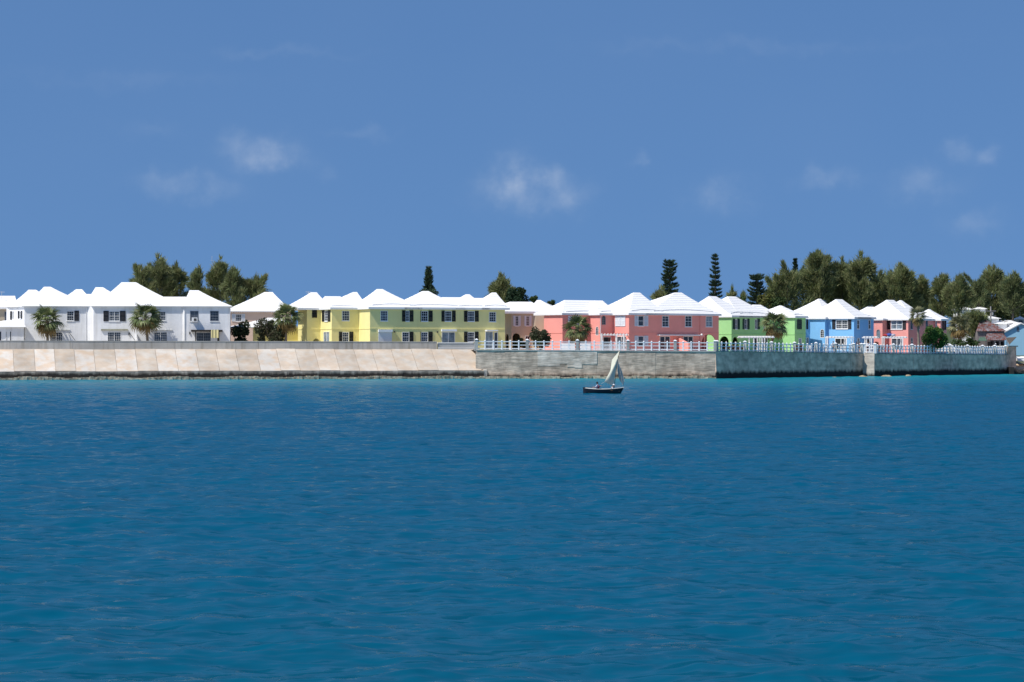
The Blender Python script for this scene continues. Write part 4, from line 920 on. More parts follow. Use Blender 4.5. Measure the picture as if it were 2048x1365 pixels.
def bush(name, label, cat, px, py0, py1, wpx, Y, seed, m=None, n=1500, ls=.24, trunk=True, grp=None, lobes=9, depth=None):
    """leafy shrub: broad leaves gathered in lumps"""
    rs = np.random.RandomState(seed); x = X(px, Y); zt = Z(py0, Y); zb = max(Z(py1, Y), gz(x, Y)) if py1 else gz(x, Y); g = gz(x, Y)
    root = thing(name, label, cat, (x, Y, g), grp); Rw = wpx * Y / F / 2; Hh = (zt - zb) / 2; dp = depth or Rw
    Cs = []
    lobes = int(lobes * 1.5); n = int(n * 1.3)
    for k in range(lobes):
        a = rs.uniform(0, 6.28); e = rs.uniform(-1, 1); q = rs.uniform(.4, .86)
        c = np.array([x + Rw * q * math.cos(a) * math.sqrt(1 - e * e * .7), Y + dp * q * math.sin(a), zb + Hh + Hh * q * e]); r_ = rs.uniform(.22, .45) * np.array([Rw, dp, Hh * 1.0])
        v = unit(rs.normal(size=(n // lobes, 3))) * rs.uniform(.55, 1.06, (n // lobes, 1)); Cs.append(c + v * r_)
    C_ = np.concatenate(Cs); nn_ = len(C_); u = unit(rs.normal(size=(nn_, 3)) + np.array([0, -.2, .4])); s = unit(np.cross(u, rs.normal(size=(nn_, 3)))); t = np.cross(u, s)
    q = rs.uniform(.6, 1.2, (nn_, 1)) * ls / 2; V = np.stack([C_ - s * q, C_ - t * q * .8, C_ + s * q, C_ + t * q * .8], 1).reshape(-1, 3)
    if trunk:
        mb = MB()
        for k in range(5):
            a = k * 1.3; mb.tube([(x + .1 * math.cos(a), Y + .1 * math.sin(a), g - .1), (x + Rw * .25 * math.cos(a), Y + dp * .2 * math.sin(a), g + (zt - g) * .4), (x + Rw * .55 * math.cos(a), Y + dp * .5 * math.sin(a), g + (zt - g) * .75)], [.08, .06, .02], 5)
        mb.build('trunk', BARK, root)
    link('foliage', np_mesh('foliage', V - np.array(origin(root)), np.arange(nn_ * 4).reshape(-1, 4), m or LEAF), root)
    return root
# fan palm: a few frond meshes shared by every palm
def frond_mesh(seed, droop, m):
    rs = np.random.RandomState(seed); mb = MB(); L = 1.0
    pts = [(0, 0, 0), (.45, 0, .06), (.9, 0, .02 - droop * .2)]; mb.tube(pts, [.03, .022, .016], 4, False)
    nb = 15; c = np.array(pts[-1])
    for k in range(nb):
        a = math.radians(-105 + 210 * k / (nb - 1)) + rs.normal() * .03; r_ = (1.12 - .28 * abs(a) / 1.8) * rs.uniform(.9, 1.05); d = np.array([math.cos(a), math.sin(a), 0]); s = np.array([-math.sin(a), math.cos(a), 0])
        fold = .10 + .12 * abs(math.sin(a)); wd = .075
        p0 = c; p1 = c + d * r_ * .5 + [0, 0, fold * .4 - droop * .12]; p2 = c + d * r_ * .82 + [0, 0, fold * .2 - droop * .38 - .08]; p3 = c + d * r_ * (1.0 - .1 * droop) + [0, 0, -.1 - droop * .75]
        vs = [p0, p1 - s * wd, p1 + s * wd, p2 - s * wd * .55, p2 + s * wd * .55, p3]
        mb.add(vs, [(0, 1, 2), (1, 3, 4, 2), (3, 5, 4)])
    me = bpy.data.meshes.new('frond'); me.from_pydata(mb.v, [], mb.f); me.update(); me.materials.append(m); return me
FR = {('g', i): frond_mesh(i, .15 + .25 * i, PALMG) for i in range(3)}; FR.update({('y', i): frond_mesh(10 + i, .8 + .3 * i, PALMY) for i in range(2)})
FRX = {('g', i): frond_mesh(i, .15 + .25 * i, leafmat('palm_leaf_pale', (.16, .17, .09), (.22, .21, .11), isl=.3)) for i in range(3)}
def palm(px, ycrown, wpx, Y, label, seed, dx=0, n=34, dry=.22, pale=False, grp='fan palms in front of the houses'):
    rs = np.random.RandomState(seed); x = X(px, Y); g = gz(x, Y); zc = Z(ycrown, Y); S = wpx * Y / F / 2 / 1.75
    root = thing('fan_palm', label, 'palm tree', (x, Y, g), grp); xt = x + dx * Y / F
    H = zc - g; pts = [(x, Y, g - .2), (x + (xt - x) * .25, Y, g + H * .35), (xt - (xt - x) * .1, Y, g + H * .8), (xt, Y, zc + .05)]
    MB().tube(pts, [.26, .19, .17, .15], 8).build('trunk', PTRUNK, root)
    for k in range(n):
        t = (k + .5) / n; el = math.radians(84 - 132 * t ** .85) + rs.normal() * .10; a = k * 2.39996 + rs.normal() * .2
        isy = t > 1 - dry; me = (FRX if pale else FR)[('g', min(int(t * 3.2), 2))] if not isy else FR[('y', k % 2)]
        o = link('frond', me, root, (xt - x, 0, zc - g + .05 - .25 * t)); sc = S * rs.uniform(.85, 1.1) * (.8 if t < .12 else 1)
        o.rotation_mode = 'QUATERNION'
        from mathutils import Quaternion
        o.rotation_quaternion = Quaternion((0, 0, 1), a) @ Quaternion((0, 1, 0), -el) @ Quaternion((1, 0, 0), rs.normal() * .5); o.scale = (sc, sc, sc)
    return root

# casuarinas: left clump
casuarina(318, 507, 62, 432, 'casuarina behind the white house roofs, tallest of the left clump', 1, 9000, plumes=30)
casuarina(290, 528, 52, 428, 'leftmost casuarina with a branch leaning out over the big white roof', 2, 6500, lean=-.35, plumes=20)
casuarina(352, 522, 50, 436, 'casuarina right of the tallest one in the left clump', 3, 7500, plumes=22)
casuarina(394, 534, 34, 430, 'narrow casuarina in the dip between the two halves of the left clump', 4, 5500, plumes=16, m=CASD)
casuarina(438, 516, 52, 434, 'casuarina with an aerial mast beside it above the white house', 5, 9000, plumes=26)
casuarina(468, 532, 52, 430, 'casuarina between the mast and the rightmost slanting one of the left clump', 6, 6500, plumes=20, m=CASD)
casuarina(502, 550, 64, 432, 'low casuarina leaning right toward the beige house roof', 7, 7500, lean=.35, plumes=22)
casuarina(1002, 546, 56, 440, 'upright casuarina standing above the right end of the yellow roofs', 8, 9500, plumes=24, up=.8)
casuarina(1322, 572, 28, 436, 'thin casuarina beside the flat-topped pine', 9, 3000, plumes=10)
casuarina(1464, 570, 16, 470, 'small distant casuarina between tall pine and short dark pine', 10, 1500, plumes=7)
casuarina(1485, 585, 34, 468, 'low scrubby casuarina behind the green house roofs', 11, 2200, plumes=9)
# right clump
casuarina(1578, 538, 92, 462, 'casuarina with long branches sweeping out left over the green house', 12, 13000, lean=-.25, plumes=32, m=CAS)
casuarina(1638, 498, 84, 466, 'tallest peaked casuarina above the blue house', 13, 16000, plumes=34)
casuarina(1684, 512, 66, 472, 'casuarina just right of the tallest peak of the right clump', 14, 11000, plumes=26, m=CASD)
casuarina(1722, 500, 74, 466, 'second tall casuarina, above the gap right of the blue house', 15, 14000, plumes=30)
casuarina(1762, 540, 60, 474, 'lower casuarina in the middle of the right clump', 16, 9000, plumes=22, m=CASD)
casuarina(1803, 526, 76, 466, 'rounded casuarina above the far coral house', 17, 14000, plumes=28)
casuarina(1838, 548, 54, 470, 'casuarina at the right end of the big clump before the sky gap', 18, 8500, plumes=20, lean=.2)
casuarina(1884, 546, 52, 452, 'casuarina right of the sky gap, above the end of the far coral house', 19, 9500, plumes=24)
casuarina(1918, 548, 64, 448, 'wide casuarina with foliage reaching down to the pale palm', 20, 14000, plumes=32, up=.5)
casuarina(1956, 556, 50, 470, 'thin see-through casuarina left of the utility pole', 21, 4500, plumes=16, m=CASD)
casuarina(1986, 528, 66, 476, 'tall casuarina above the utility pole', 22, 12000, plumes=28)
casuarina(2026, 541, 60, 470, 'casuarina above the white cupola', 23, 11000, plumes=26, m=CASD)
casuarina(2066, 556, 56, 472, 'casuarina cut by the right picture edge', 24, 8000, plumes=22)
casuarina(1700, 524, 104, 480, 'dark casuarina filling in behind the blue house roofs', 25, 12000, plumes=26, m=CASD, up=.4)
casuarina(1606, 532, 96, 478, 'dark casuarina filling in below the tallest peak', 26, 10000, plumes=24, m=CASD, up=.4)
casuarina(1778, 540, 104, 482, 'dark casuarina filling in behind the far coral house', 27, 11000, plumes=24, m=CASD, up=.4)
casuarina(1950, 625, 66, 438, 'low drooping casuarina in front of the rusty-roofed shed', 28, 9000, plumes=24, m=CAS, up=.35)
casuarina(1920, 596, 74, 492, 'low dark casuarina filling the gap behind the dusty palm', 31, 8000, plumes=22, m=CASD, up=.4)
casuarina(1975, 602, 84, 500, 'low dark casuarina behind the utility pole', 32, 8000, plumes=22, m=CASD, up=.4)
casuarina(2035, 600, 84, 500, 'low dark casuarina behind the white cupola', 33, 8000, plumes=22, m=CASD, up=.4)
def sweep(root, pts, seed, n=1100, rad=.55, m=None):
    rs = np.random.RandomState(seed); pts = np.array([tuple(p) for p in pts]); k = len(pts) - 1
    MB().tube([Vector(p) for p in pts], list(np.linspace(.12, .02, k + 1)), 5).build('limb', BARK, root)
    u = rs.rand(n) ** .8 * k; i = np.minimum(u.astype(int), k - 1); f = (u - i)[:, None]; C_ = pts[i] * (1 - f) + pts[i + 1] * f; off = rs.normal(size=(n, 3)) * (rad * (1 - u / k * .75))[:, None]
    d = unit(pts[i + 1] - pts[i]); D_ = unit(d * .9 + off * .9 + rs.normal(size=(n, 3)) * .3 + [0, 0, .3]); L_ = rs.uniform(.35, .9, n); V, Fc = blades(C_ + off * .6, D_, L_, L_ * .16, rs)
    link('foliage', np_mesh('foliage', V - np.array(origin(root)), Fc, m or CAS), root)
ct = [o for o in COL.objects if o.get('label', '').startswith('casuarina with long branches')][0]
sweep(ct, [P(1590, 598, 462), P(1570, 592, 461), P(1550, 580, 460), P(1541, 568, 460), P(1534, 558, 460)], 71, 1500, .75)
sweep(ct, [P(1585, 590, 462), P(1567, 578, 461), P(1556, 566, 460), P(1551, 553, 460)], 72, 1200, .7)
sweep(ct, [P(1590, 580, 462), P(1578, 556, 461), P(1570, 542, 461), P(1566, 526, 461)], 73, 1300, .7)
cr_ = [o for o in COL.objects if o.get('label', '').startswith('low casuarina leaning right')][0]
sweep(cr_, [P(500, 590, 432), P(515, 575, 431), P(524, 565, 431), P(531, 554, 431)], 74, 1200, .7)
cl_ = [o for o in COL.objects if o.get('label', '').startswith('leftmost casuarina')][0]
sweep(cl_, [P(292, 572, 428), P(281, 556, 428), P(276, 546, 428), P(270, 534, 428)], 75, 1200, .75)
cs_ = [o for o in COL.objects if o.get('label', '').startswith('thin see-through')][0]
sweep(cs_, [P(1962, 600, 470), P(1950, 575, 470), P(1940, 562, 470), P(1929, 550, 470)], 76, 800, .5, CASD)
# norfolk pines
norfolk(857, 533, 4, 20, 575, 440, 'narrow dark pine rising behind the middle of the yellow row', 1, gap=.8)
norfolk(1339, 524, 22, 40, 600, 444, 'flat-topped pine behind the coral house', 2, flat=True, gap=1.3)
norfolk(1430.5, 507, 5, 30, 600, 448, 'tallest pointed pine with open tiers, right of the coral house', 3, gap=1.75)
norfolk(1513, 553, 28, 38, 605, 444, 'short flat-topped dark pine behind the green house', 4, flat=True, gap=1.3)
norfolk(1590.5, 517, 3, 12, 560, 500, 'pointed pine tip showing among the casuarinas above the green house', 5)
bush('shrub', 'dark bushy foliage at the foot of the narrow pine behind the yellow roofs', 'shrub', 857, 571, 600, 36, 438, 41, NOR, 900, .3, grp=None)
bush('broadleaf_tree', 'dark broadleaf tree crown beside the upright casuarina near the beige house', 'tree', 1033, 577, 622, 54, 430, 42, leafmat('dark_evergreen_leaves', (.020, .045, .022), (.035, .06, .028)), 3500, .4, lobes=14)
bush('broadleaf_tree', 'low olive treetop between the dark broadleaf tree and the coral roof', 'tree', 1064, 592, 620, 30, 450, 43, LEAF, 1200, .35)
bush('broadleaf_tree', 'small round treetop just left of the coral roof ridge', 'tree', 1103, 601, 625, 22, 450, 44, LEAF, 900, .3)
bush('broadleaf_tree', 'yellow-green bushy trees right of the short flat-topped pine', 'tree', 1550, 590, 625, 46, 450, 45, LEAF, 2200, .4, lobes=12)
bush('broadleaf_tree', 'yellowish low treetop at the foot of the short flat-topped pine', 'tree', 1530, 586, 620, 30, 440, 46, leafmat('yellowish_leaves', (.10, .12, .03), (.14, .13, .04)), 1500, .35, lobes=10)
bush('broadleaf_tree', 'dark scrub behind the green roofs left of the short pine', 'tree', 1480, 594, 620, 40, 446, 47, LEAF, 1500, .35, lobes=10)
# shrubs on the promenade side
bush('palmetto_shrub', 'dark spiky shrub right of the white house, below the beige wall', 'shrub', 484, 643, 702, 42, 378, 51, leafmat('spiky_dark_leaves', (.035, .06, .03), (.06, .085, .04)), 2600, .30, lobes=12)
bush('sea_grape', 'big dark round-leaved bush left of the palm by the yellow house', 'bush', 544, 634, 702, 68, 374, 52, GRAPE, 3600, .30, lobes=16)
bush('sea_grape', 'reddish round-leaved bush against the coral wall behind the railing', 'bush', 1081, 649, 704, 44, 374, 53, GRAPE, 2600, .28, lobes=13)
bush('hedge_shrub', 'low green hedge in front of the tan arches', 'hedge', 1040, 676, 700, 34, 378, 54, LEAF, 1300, .22, trunk=False, lobes=9)
bush('leafy_tree', 'bright green round tree in front of the far coral house', 'tree', 1867, 651, 706, 52, 408, 55, LEAFB, 3200, .30, lobes=16)
bush('flower_shrub', 'reddish flowering shrub under the green house arches', 'shrub', 1470, 690, 702, 40, 386, 56, leafmat('reddish_flowers', (.16, .05, .04), (.05, .08, .03), isl=.5), 900, .2, trunk=False)
bush('flower_shrub', 'pinkish shrub between the blue house and the far coral house', 'shrub', 1756, 684, 705, 22, 404, 57, leafmat('pink_twigs', (.35, .14, .11), (.08, .09, .04), isl=.5), 600, .2, trunk=False)
bush('flower_shrub', 'red flowering plants at the foot of the green wall near the blue house', 'shrub', 1598, 687, 705, 22, 398, 58, MATS['reddish_flowers'], 500, .2, trunk=False)
bush('hedge_shrub', 'low dark hedge behind the close railing right of the bright green tree', 'hedge', 1930, 672, 705, 60, 424, 59, LEAF, 2400, .3, trunk=False, lobes=12)
bush('broadleaf_tree', 'green bushes between the utility pole and the pale blue house', 'tree', 1998, 642, 690, 60, 470, 60, LEAF, 3000, .4, lobes=16)
bush('broadleaf_tree', 'dark bush mass below the distant white buildings by the cupola', 'tree', 2030, 644, 700, 56, 473, 61, LEAF, 2200, .4, lobes=12)
# palms
palm(95.5, 639, 66, 366.5, 'fan palm left of the black-shuttered window at the left white house', 1, dx=-1)
palm(296, 635, 67, 367, 'fan palm in the middle of the white house, slightly bent', 2, dx=-5)
palm(571, 634, 65, 373, 'fan palm beside the dark sea-grape bush at the yellow house', 3, dx=3)
palm(1156, 657, 60, 373, 'short fan palm in front of the coral house', 4, n=36)
palm(1543, 649, 60, 388, 'fan palm in front of the green house', 5, dx=5)
palm(1838, 632, 40, 405, 'slender pale fan palm left of the bright green tree', 6, dx=-3, pale=True, n=26)
palm(1922, 652, 52, 428, 'dusty pale palm right of the parked car', 7, dx=-2, pale=True, n=34, dry=.3)

# ---------------------------------------------------------------- pergolas, low walls, furniture
def pergola(name, label, px0, px1, ytop, Y, depth, posts, wm=TRIM, ang=0, n=None, base=None, thick=.18):
    """open white roof frame on posts; px0/px1 at its front edge"""
    a = math.radians(ang); sg = Seg((X(px0, Y), Y), a); L = sg.s_of(px1); g = base or gz(X(px0, Y)); z = Z(ytop, Y)
    root = thing(name, label, 'pergola', (sg.p0.x, Y, g)); n = n or max(4, int(L / .45))
    MB().fbox(sg, 0, L, z - thick - .13, z - .13, -.06, .06).build('beam', wm, root); MB().fbox(sg, 0, L, z - thick - .13, z - .13, -depth - .06, -depth + .06).build('beam', wm, root)
    for k in range(n):
        s_ = L * (k + .5) / n; MB().fbox(sg, s_ - .04, s_ + .04, z - .128, z, -depth - .2, .25).build('rafter', wm, root)
    for p in posts:
        s_ = sg.s_of(p); MB().fbox(sg, s_ - .075, s_ + .075, g - .1, z - thick - .132, -.075, .075).build('post', wm, root)
        MB().fbox(sg, s_ - .075, s_ + .075, g - .1, z - thick - .132, -depth - .07, -depth + .07).build('post', wm, root)
    return root
pergola('pergola', 'white pergola against the coral house above the lattice fence', 1201, 1257, 667.3, 375, 2.2, [1204, 1233, 1248])
pergola('pergola', 'slatted white pergola in front of the green house beside the palm', 1484, 1549, 672.3, 385, 2.4, [1507.5, 1524, 1529], ang=12)
pergola('pergola', 'white flat pergola in front of the blue house sliding doors', 1653, 1708, 672.8, 402, 2.0, [1655, 1692, 1706], ang=0)
pergola('pergola', 'small white slatted pergola at the right corner of the blue house', 1727, 1757, 673, 403, 1.8, [1733, 1743], ang=0)
pg = pergola('pergola', 'canopied pergola with bundles on top at the far coral house', 1766, 1815, 673, 406, 2.0, [1768, 1805.5], ang=0)
for k, (px, w_, h_, c_, lb) in enumerate(((1772, .5, .35, (.35, .03, .03), 'red folded bundle at the left on the canopied pergola'), (1778.5, .7, .5, (.04, .08, .30), 'blue folded bundle in the middle on the canopied pergola'), (1785, .5, .4, (.45, .42, .48), 'greyish folded bundle at the right on the canopied pergola'))):
    p = P(px, 673, 406.8); o = MB().ball((p.x, p.y, p.z + h_ * .45), w_, .6, h_ * .55, 9, 6, .15, R).build('folded_bundle', mat('bundle_%d' % k, c_), None, True); tag(o, lb, 'bundle', 'bundles on the canopied pergola')
lw = thing('low_wall', 'low white courtyard wall left of the lattice fence at the coral house', 'wall', tuple(P(1125, 698, 370.5).xy) + (3.9,))
MB().box(X(1123, 370.5), 370.5, 3.8, X(1150, 370.5), 370.7, Z(687, 370.5)).build('wall', WHITE, lw); MB().box(X(1160, 370.5), 370.5, 3.8, X(1181, 370.5), 370.7, Z(687, 370.5)).build('wall', WHITE, lw)
lt = thing('lattice_fence', 'pale lattice fence behind the railing under the coral house pergola', 'fence', tuple(P(1181, 698, 370.8).xy) + (3.9,))
x0, x1, za, zt = X(1181.5, 370.8), X(1256, 370.8), 4.0, Z(688.5, 370.8); mb = MB()
MB().box(x0, 370.78, zt - .05, x1, 370.86, zt + .03).build('rail', RAILW, lt)
for s_ in (-1, 1):
    k = x0 - 1.2
    while k < x1 + 1.2:
        a = (k, za); b = (k + s_ * (zt - za), zt)
        lo, hi = sorted((a[0], b[0]))
        if lo >= x0 and hi <= x1: mb.hexa((a[0], 370.8 + s_ * .01, a[1]), (.05, 0, 0), (0, .012, 0), (b[0] - a[0], 0, b[1] - a[1]))
        k += .16
mb.build('lattice', mat('lattice_paint', (.62, .63, .66)), lt)
for k in range(5): MB().box(x0 + (x1 - x0) * k / 4 - .04, 370.76, 3.9, x0 + (x1 - x0) * k / 4 + .04, 370.88, zt + .08).build('post', RAILW, lt)
def chair():
    root = thing('patio_chair', 'chair', 'chair', (0, 0, 0), 'white patio chairs behind the railing')
    pm = mat('white_plastic', (.75, .75, .74), rough=.4)
    MB().box(-.24, -.24, .40, .24, .24, .44).build('seat', pm, root)
    b = MB(); b.box(-.24, .22, .44, -.19, .26, .88).box(.19, .22, .44, .24, .26, .88).box(-.19, .225, .82, .19, .255, .88)
    for k in range(4): b.box(-.15 + k * .09, .23, .44, -.11 + k * .09, .25, .82)
    b.build('backrest', pm, root)
    for sx_ in (-1, 1):
        MB().box(sx_ * .24 - .02, -.22, .60, sx_ * .24 + .02, .24, .63).build('armrest', pm, root)
        for sy in (-1, 1): MB().box(sx_ * .22 - .02, sy * .22 - .02, 0, sx_ * .22 + .02, sy * .22 + .02, .40).build('leg', pm, root)
    return root
ch0 = chair()
def copy_tree(o, parent=None):
    c = o.copy(); COL.objects.link(c); c.parent = parent
    for k in list(o.children): copy_tree(k, c)
    return c
for i, (px, Yc, rz, lb) in enumerate(((1617, 391, .4, 'white patio chair right of the red flowering plants, leftmost of the chairs'), (1622, 392, 2.2, 'white patio chair facing away, second from the left'), (1656, 395, 1.1, 'white patio chair left of the brown table under the blue house pergola'), (1662, 396, -.5, 'white patio chair right beside the brown table'), (1685, 398, .2, 'white patio chair in front of the right sliding door'), (1690, 398.5, 3, 'rightmost white patio chair near the blue ladder-like trellis'))):
    o = ch0 if i == 0 else copy_tree(ch0); o.location = (X(px, Yc), Yc, gz(X(px, Yc)) + .02); o.rotation_euler = (0, 0, rz); o.scale = (1.15,) * 3; o['label'] = lb
tb = thing('patio_table', 'round brown patio table among the white chairs', 'table', (X(1650, 394), 394, gz(X(1650, 394))))
MB().tube([(X(1650, 394), 394, gz(X(1650, 394)) + .70), (X(1650, 394), 394, gz(X(1650, 394)) + .75)], .55, 14).build('tabletop', mat('brown_wood', (.20, .08, .04)), tb)
MB().tube([(X(1650, 394), 394, gz(X(1650, 394))), (X(1650, 394), 394, gz(X(1650, 394)) + .70)], .07, 8).build('pedestal', mat('brown_wood', (.20, .08, .04)), tb)
tr = thing('trellis', 'pale blue ladder-like trellis at the corner of the blue house', 'trellis', (X(1701, 400), 400, 3.6)); TB = mat('pale_blue_paint', (.32, .58, .80))
for px in (1697.5, 1705.5): MB().box(X(px, 400) - .04, 399.96, 3.5, X(px, 400) + .04, 400.04, Z(676, 400)).build('rail', TB, tr)
for k in range(9): z = 3.9 + k * .32; MB().box(X(1697.8, 400), 399.97, z, X(1705.2, 400), 400.03, z + .1).build('slat', TB, tr)
# aerial, masts, pole
def mast(px, y0, y1, Y, label, name='antenna_mast', arms=()):
    x = X(px, Y); root = thing(name, label, 'antenna', (x, Y, Z(y1, Y))); MB().tube([(x, Y, Z(y1, Y)), (x, Y, Z(y0, Y))], .035, 5).build('pole', mat('pale_metal', (.5, .5, .5)), root)
    for (dz, ln) in arms: z = Z(y0, Y) - dz; MB().tube([(x - ln, Y, z + .03), (x + ln, Y, z)], .022, 4).build('crossbar', mat('pale_metal', (.5, .5, .5)), root)
mast(424, 513, 610, 437, 'thin white radio mast rising out of the left casuarina clump', arms=((.8, .25),))
mast(617, 584, 605, 386, 'small roof aerial left of the yellow house ridge', arms=((.05, .45), (.25, .3)))
mast(3.5, 584, 600, 396, 'small roof aerial at the far left edge', arms=((.05, .45),))
up = thing('utility_pole', 'pale utility pole with crossarms behind the rusty shed', 'utility pole', (X(1981.5, 446), 446, 3.2)); x = X(1981.5, 446)
PM = mat('weathered_pole', (.36, .33, .30)); MB().tube([(x, 446, 3.0), (x, 446, Z(613, 446))], [.17, .12], 8).build('pole', PM, up)
for dz in (.9, 1.8): MB().box(x - .9, 445.8, Z(613, 446) - dz, x + .9, 445.9, Z(613, 446) - dz + .1).build('crossarm', PM, up)
MB().tube([(x + .3, 445.8, Z(625, 446)), (x + .3, 445.8, Z(631, 446))], .18, 8).build('transformer', mat('grey_metal', (.3, .3, .3)), up)
# ---------------------------------------------------------------- right-hand background
RUST = mat('rusty_tin_roof', (.13, .045, .035), var=.4, scale=.9, var2=(.17, .155, .165), bump=.02, bstretch=(6, 1, 1)); SHEDW = mat('grey_shed_board', (.17, .15, .15), var=.3, streak=.4)
sh = thing('tin_roofed_shed', 'old grey shed with rusty tin roofs beyond the end of the railing', 'shed', (X(1985, 436), 436, 3.3)); Ys = 434
xa, xb = X(1955, Ys), X(2009, Ys)
MB().box(xa, Ys, 3.2, xb, Ys + 5, Z(662, Ys)).build('wall', SHEDW, sh)
def corr(mb, A, B, Cc, D, n=22):
    """corrugated sheet roof between eave A-B and top D-C"""
    A, B, Cc, D = map(Vector, (A, B, Cc, D)); V = []; up_ = (B - A).cross(D - A).normalized()
    for i in range(n + 1):
        t = i / n; o = up_ * (.05 if i % 2 else 0); V += [A.lerp(B, t) + o, D.lerp(Cc, t) + o, A.lerp(B, t) + o - up_ * .03, D.lerp(Cc, t) + o - up_ * .03]
    mb.add(V, [f for i in range(n) for f in ((4 * i, 4 * i + 4, 4 * i + 5, 4 * i + 1), (4 * i + 2, 4 * i + 3, 4 * i + 7, 4 * i + 6))])
mb = MB(); zr = Z(639, Ys + 3); ze_ = Z(663, Ys)
corr(mb, (xa - .3, Ys - .3, ze_), (xb + .4, Ys - .3, ze_), (X(1975, Ys), Ys + 2.5, zr), (xa + 1, Ys + 2.5, zr)); corr(mb, (xb + .4, Ys - .3, ze_), (xb + .4, Ys + 5.3, ze_), (X(1975, Ys) + .01, Ys + 2.5, zr), (X(1975, Ys), Ys + 2.5, zr), 12)
mb.build('roof', RUST, sh)
mb = MB(); corr(mb, (X(1969, 431), 431, Z(681, 431)), (X(2018, 431), 431, Z(681, 431)), (X(2006, Ys), Ys - .05, Z(667, Ys)), (X(1974, Ys), Ys - .05, Z(667, Ys))); mb.build('porch_roof', RUST, sh)
for px in (1972, 1990, 2000, 2014): MB().box(X(px, 431.3) - .06, 431.25, 3.2, X(px, 431.3) + .06, 431.4, Z(682, 431)).build('porch_post', mat('pale_post', (.4, .38, .36)), sh)
for a, b in ((1975, 1985), (1989, 1997), (2001, 2007)): MB().box(X(a, Ys), Ys - .04, 3.3, X(b, Ys), Ys - .01, Z(684, Ys)).build('doorway', DARK, sh)  # near-black sheets on the wall stand for the shade inside the openings
aw = thing('tilted_awning', 'dark tilted canvas awning between the shed and the pale blue house', 'awning', (X(2020, 430), 430, 3.3))
V = [(X(2013, 431), 431, Z(675.5, 431)), (X(2033, 431), 431, Z(674.5, 431)), (X(2018, 428), 428, Z(690, 428))]; V += [(v[0], v[1] + .05, v[2] - .06) for v in V]
MB().add(V, [(0, 2, 1), (3, 4, 5), (0, 1, 4, 3), (1, 2, 5, 4), (2, 0, 3, 5)]).build('canvas', mat('dark_canvas', (.09, .075, .06)), aw)
MB().tube([(X(2011, 428), 428, Z(676, 428)), (X(2019, 428), 428, Z(690, 428)), (X(2019, 428), 428, 3.0)], .05, 5).build('pole', mat('pale_post', (.4, .38, .36)), aw)
gb = thing('green_awning', 'faded green awning at the left end of the rusty shed porch', 'awning', (X(1962, 430), 430, 3.3)); mb = MB(); corr(mb, (X(1955, 430), 430, Z(683, 430)), (X(1974, 430), 430, Z(682, 430)), (X(1972, 433), 433, Z(675, 433)), (X(1960, 433), 433, Z(675, 433)), 10); mb.build('canvas', mat('faded_green', (.08, .14, .10)), gb)
PB = thing('pale_blue_house', 'pale blue gabled house at the right edge with white roof edges', 'house', (X(2040, 456), 456, 3.3)); Yp = 456
za = 3.0; ze_ = Z(666, Yp); zp = Z(648.5, Yp); xl, xm, xr = X(2009, Yp), X(2042, Yp), X(2075, Yp)
V = [(xl, Yp, za), (xr, Yp, za), (xr, Yp, ze_), (xm, Yp, zp), (xl, Yp, ze_)]; V += [(v[0], v[1] + 10, v[2]) for v in V]
MB().add(V, [(0, 1, 2, 3, 4), (9, 8, 7, 6, 5), (0, 4, 9, 5), (1, 6, 7, 2)]).build('wall', PALEBLU, PB)
mb = MB()
for (x0, x1) in ((xl - .45, xm), (xr + .45, xm)):
    d = ze_ - .2; A = Vector((x0, Yp - .3, d)); B = Vector((x1, Yp - .3, zp + .05)); mb.hexa(A, B - A, (0, 10.6, 0), (0, 0, .22))
mb.build('roof', ROOF, PB)
vp = P(2035.8, 660, Yp); mb = MB(); mb.box(vp.x - .22, Yp - .05, vp.z - .3, vp.x + .22, Yp - .01, vp.z + .3).ball((vp.x, Yp - .03, vp.z + .3), .22, .02, .24, 10, 6)
for k in range(4): mb.box(vp.x - .2, Yp - .07, vp.z - .26 + k * .15, vp.x + .2, Yp - .05, vp.z - .2 + k * .15)
mb.build('gable_vent', mat('grey_vent', (.14, .17, .22)), PB)
cu = thing('cupola_tower', 'small white cupola with pyramid cap above the pale blue house', 'tower', (X(2040, 480), 480, 6)); x = X(2040, 480); mb = MB().box(x - .75, 479.2, 6, x + .75, 480.8, Z(639.5, 480)); mb.build('shaft', WHITE, cu)
c_ = MB(); zc = Z(639.4, 480); b = [(x - 1, 479, zc), (x + 1, 479, zc), (x + 1, 481, zc), (x - 1, 481, zc), (x, 480, Z(632.5, 480))]; c_.add(b, [(0, 1, 4), (1, 2, 4), (2, 3, 4), (3, 0, 4), (0, 3, 2, 1)]); c_.build('cap', ROOF, cu)
MB().tube([(x, 480, Z(633, 480)), (x, 480, Z(624, 480))], .03, 4).build('finial', mat('pale_metal', (.5, .5, .5)), cu)
MB().box(x - .35, 479.15, Z(646, 480), x + .35, 479.19, Z(641.5, 480)).build('louvre', mat('grey_vent', (.14, .17, .22)), cu)
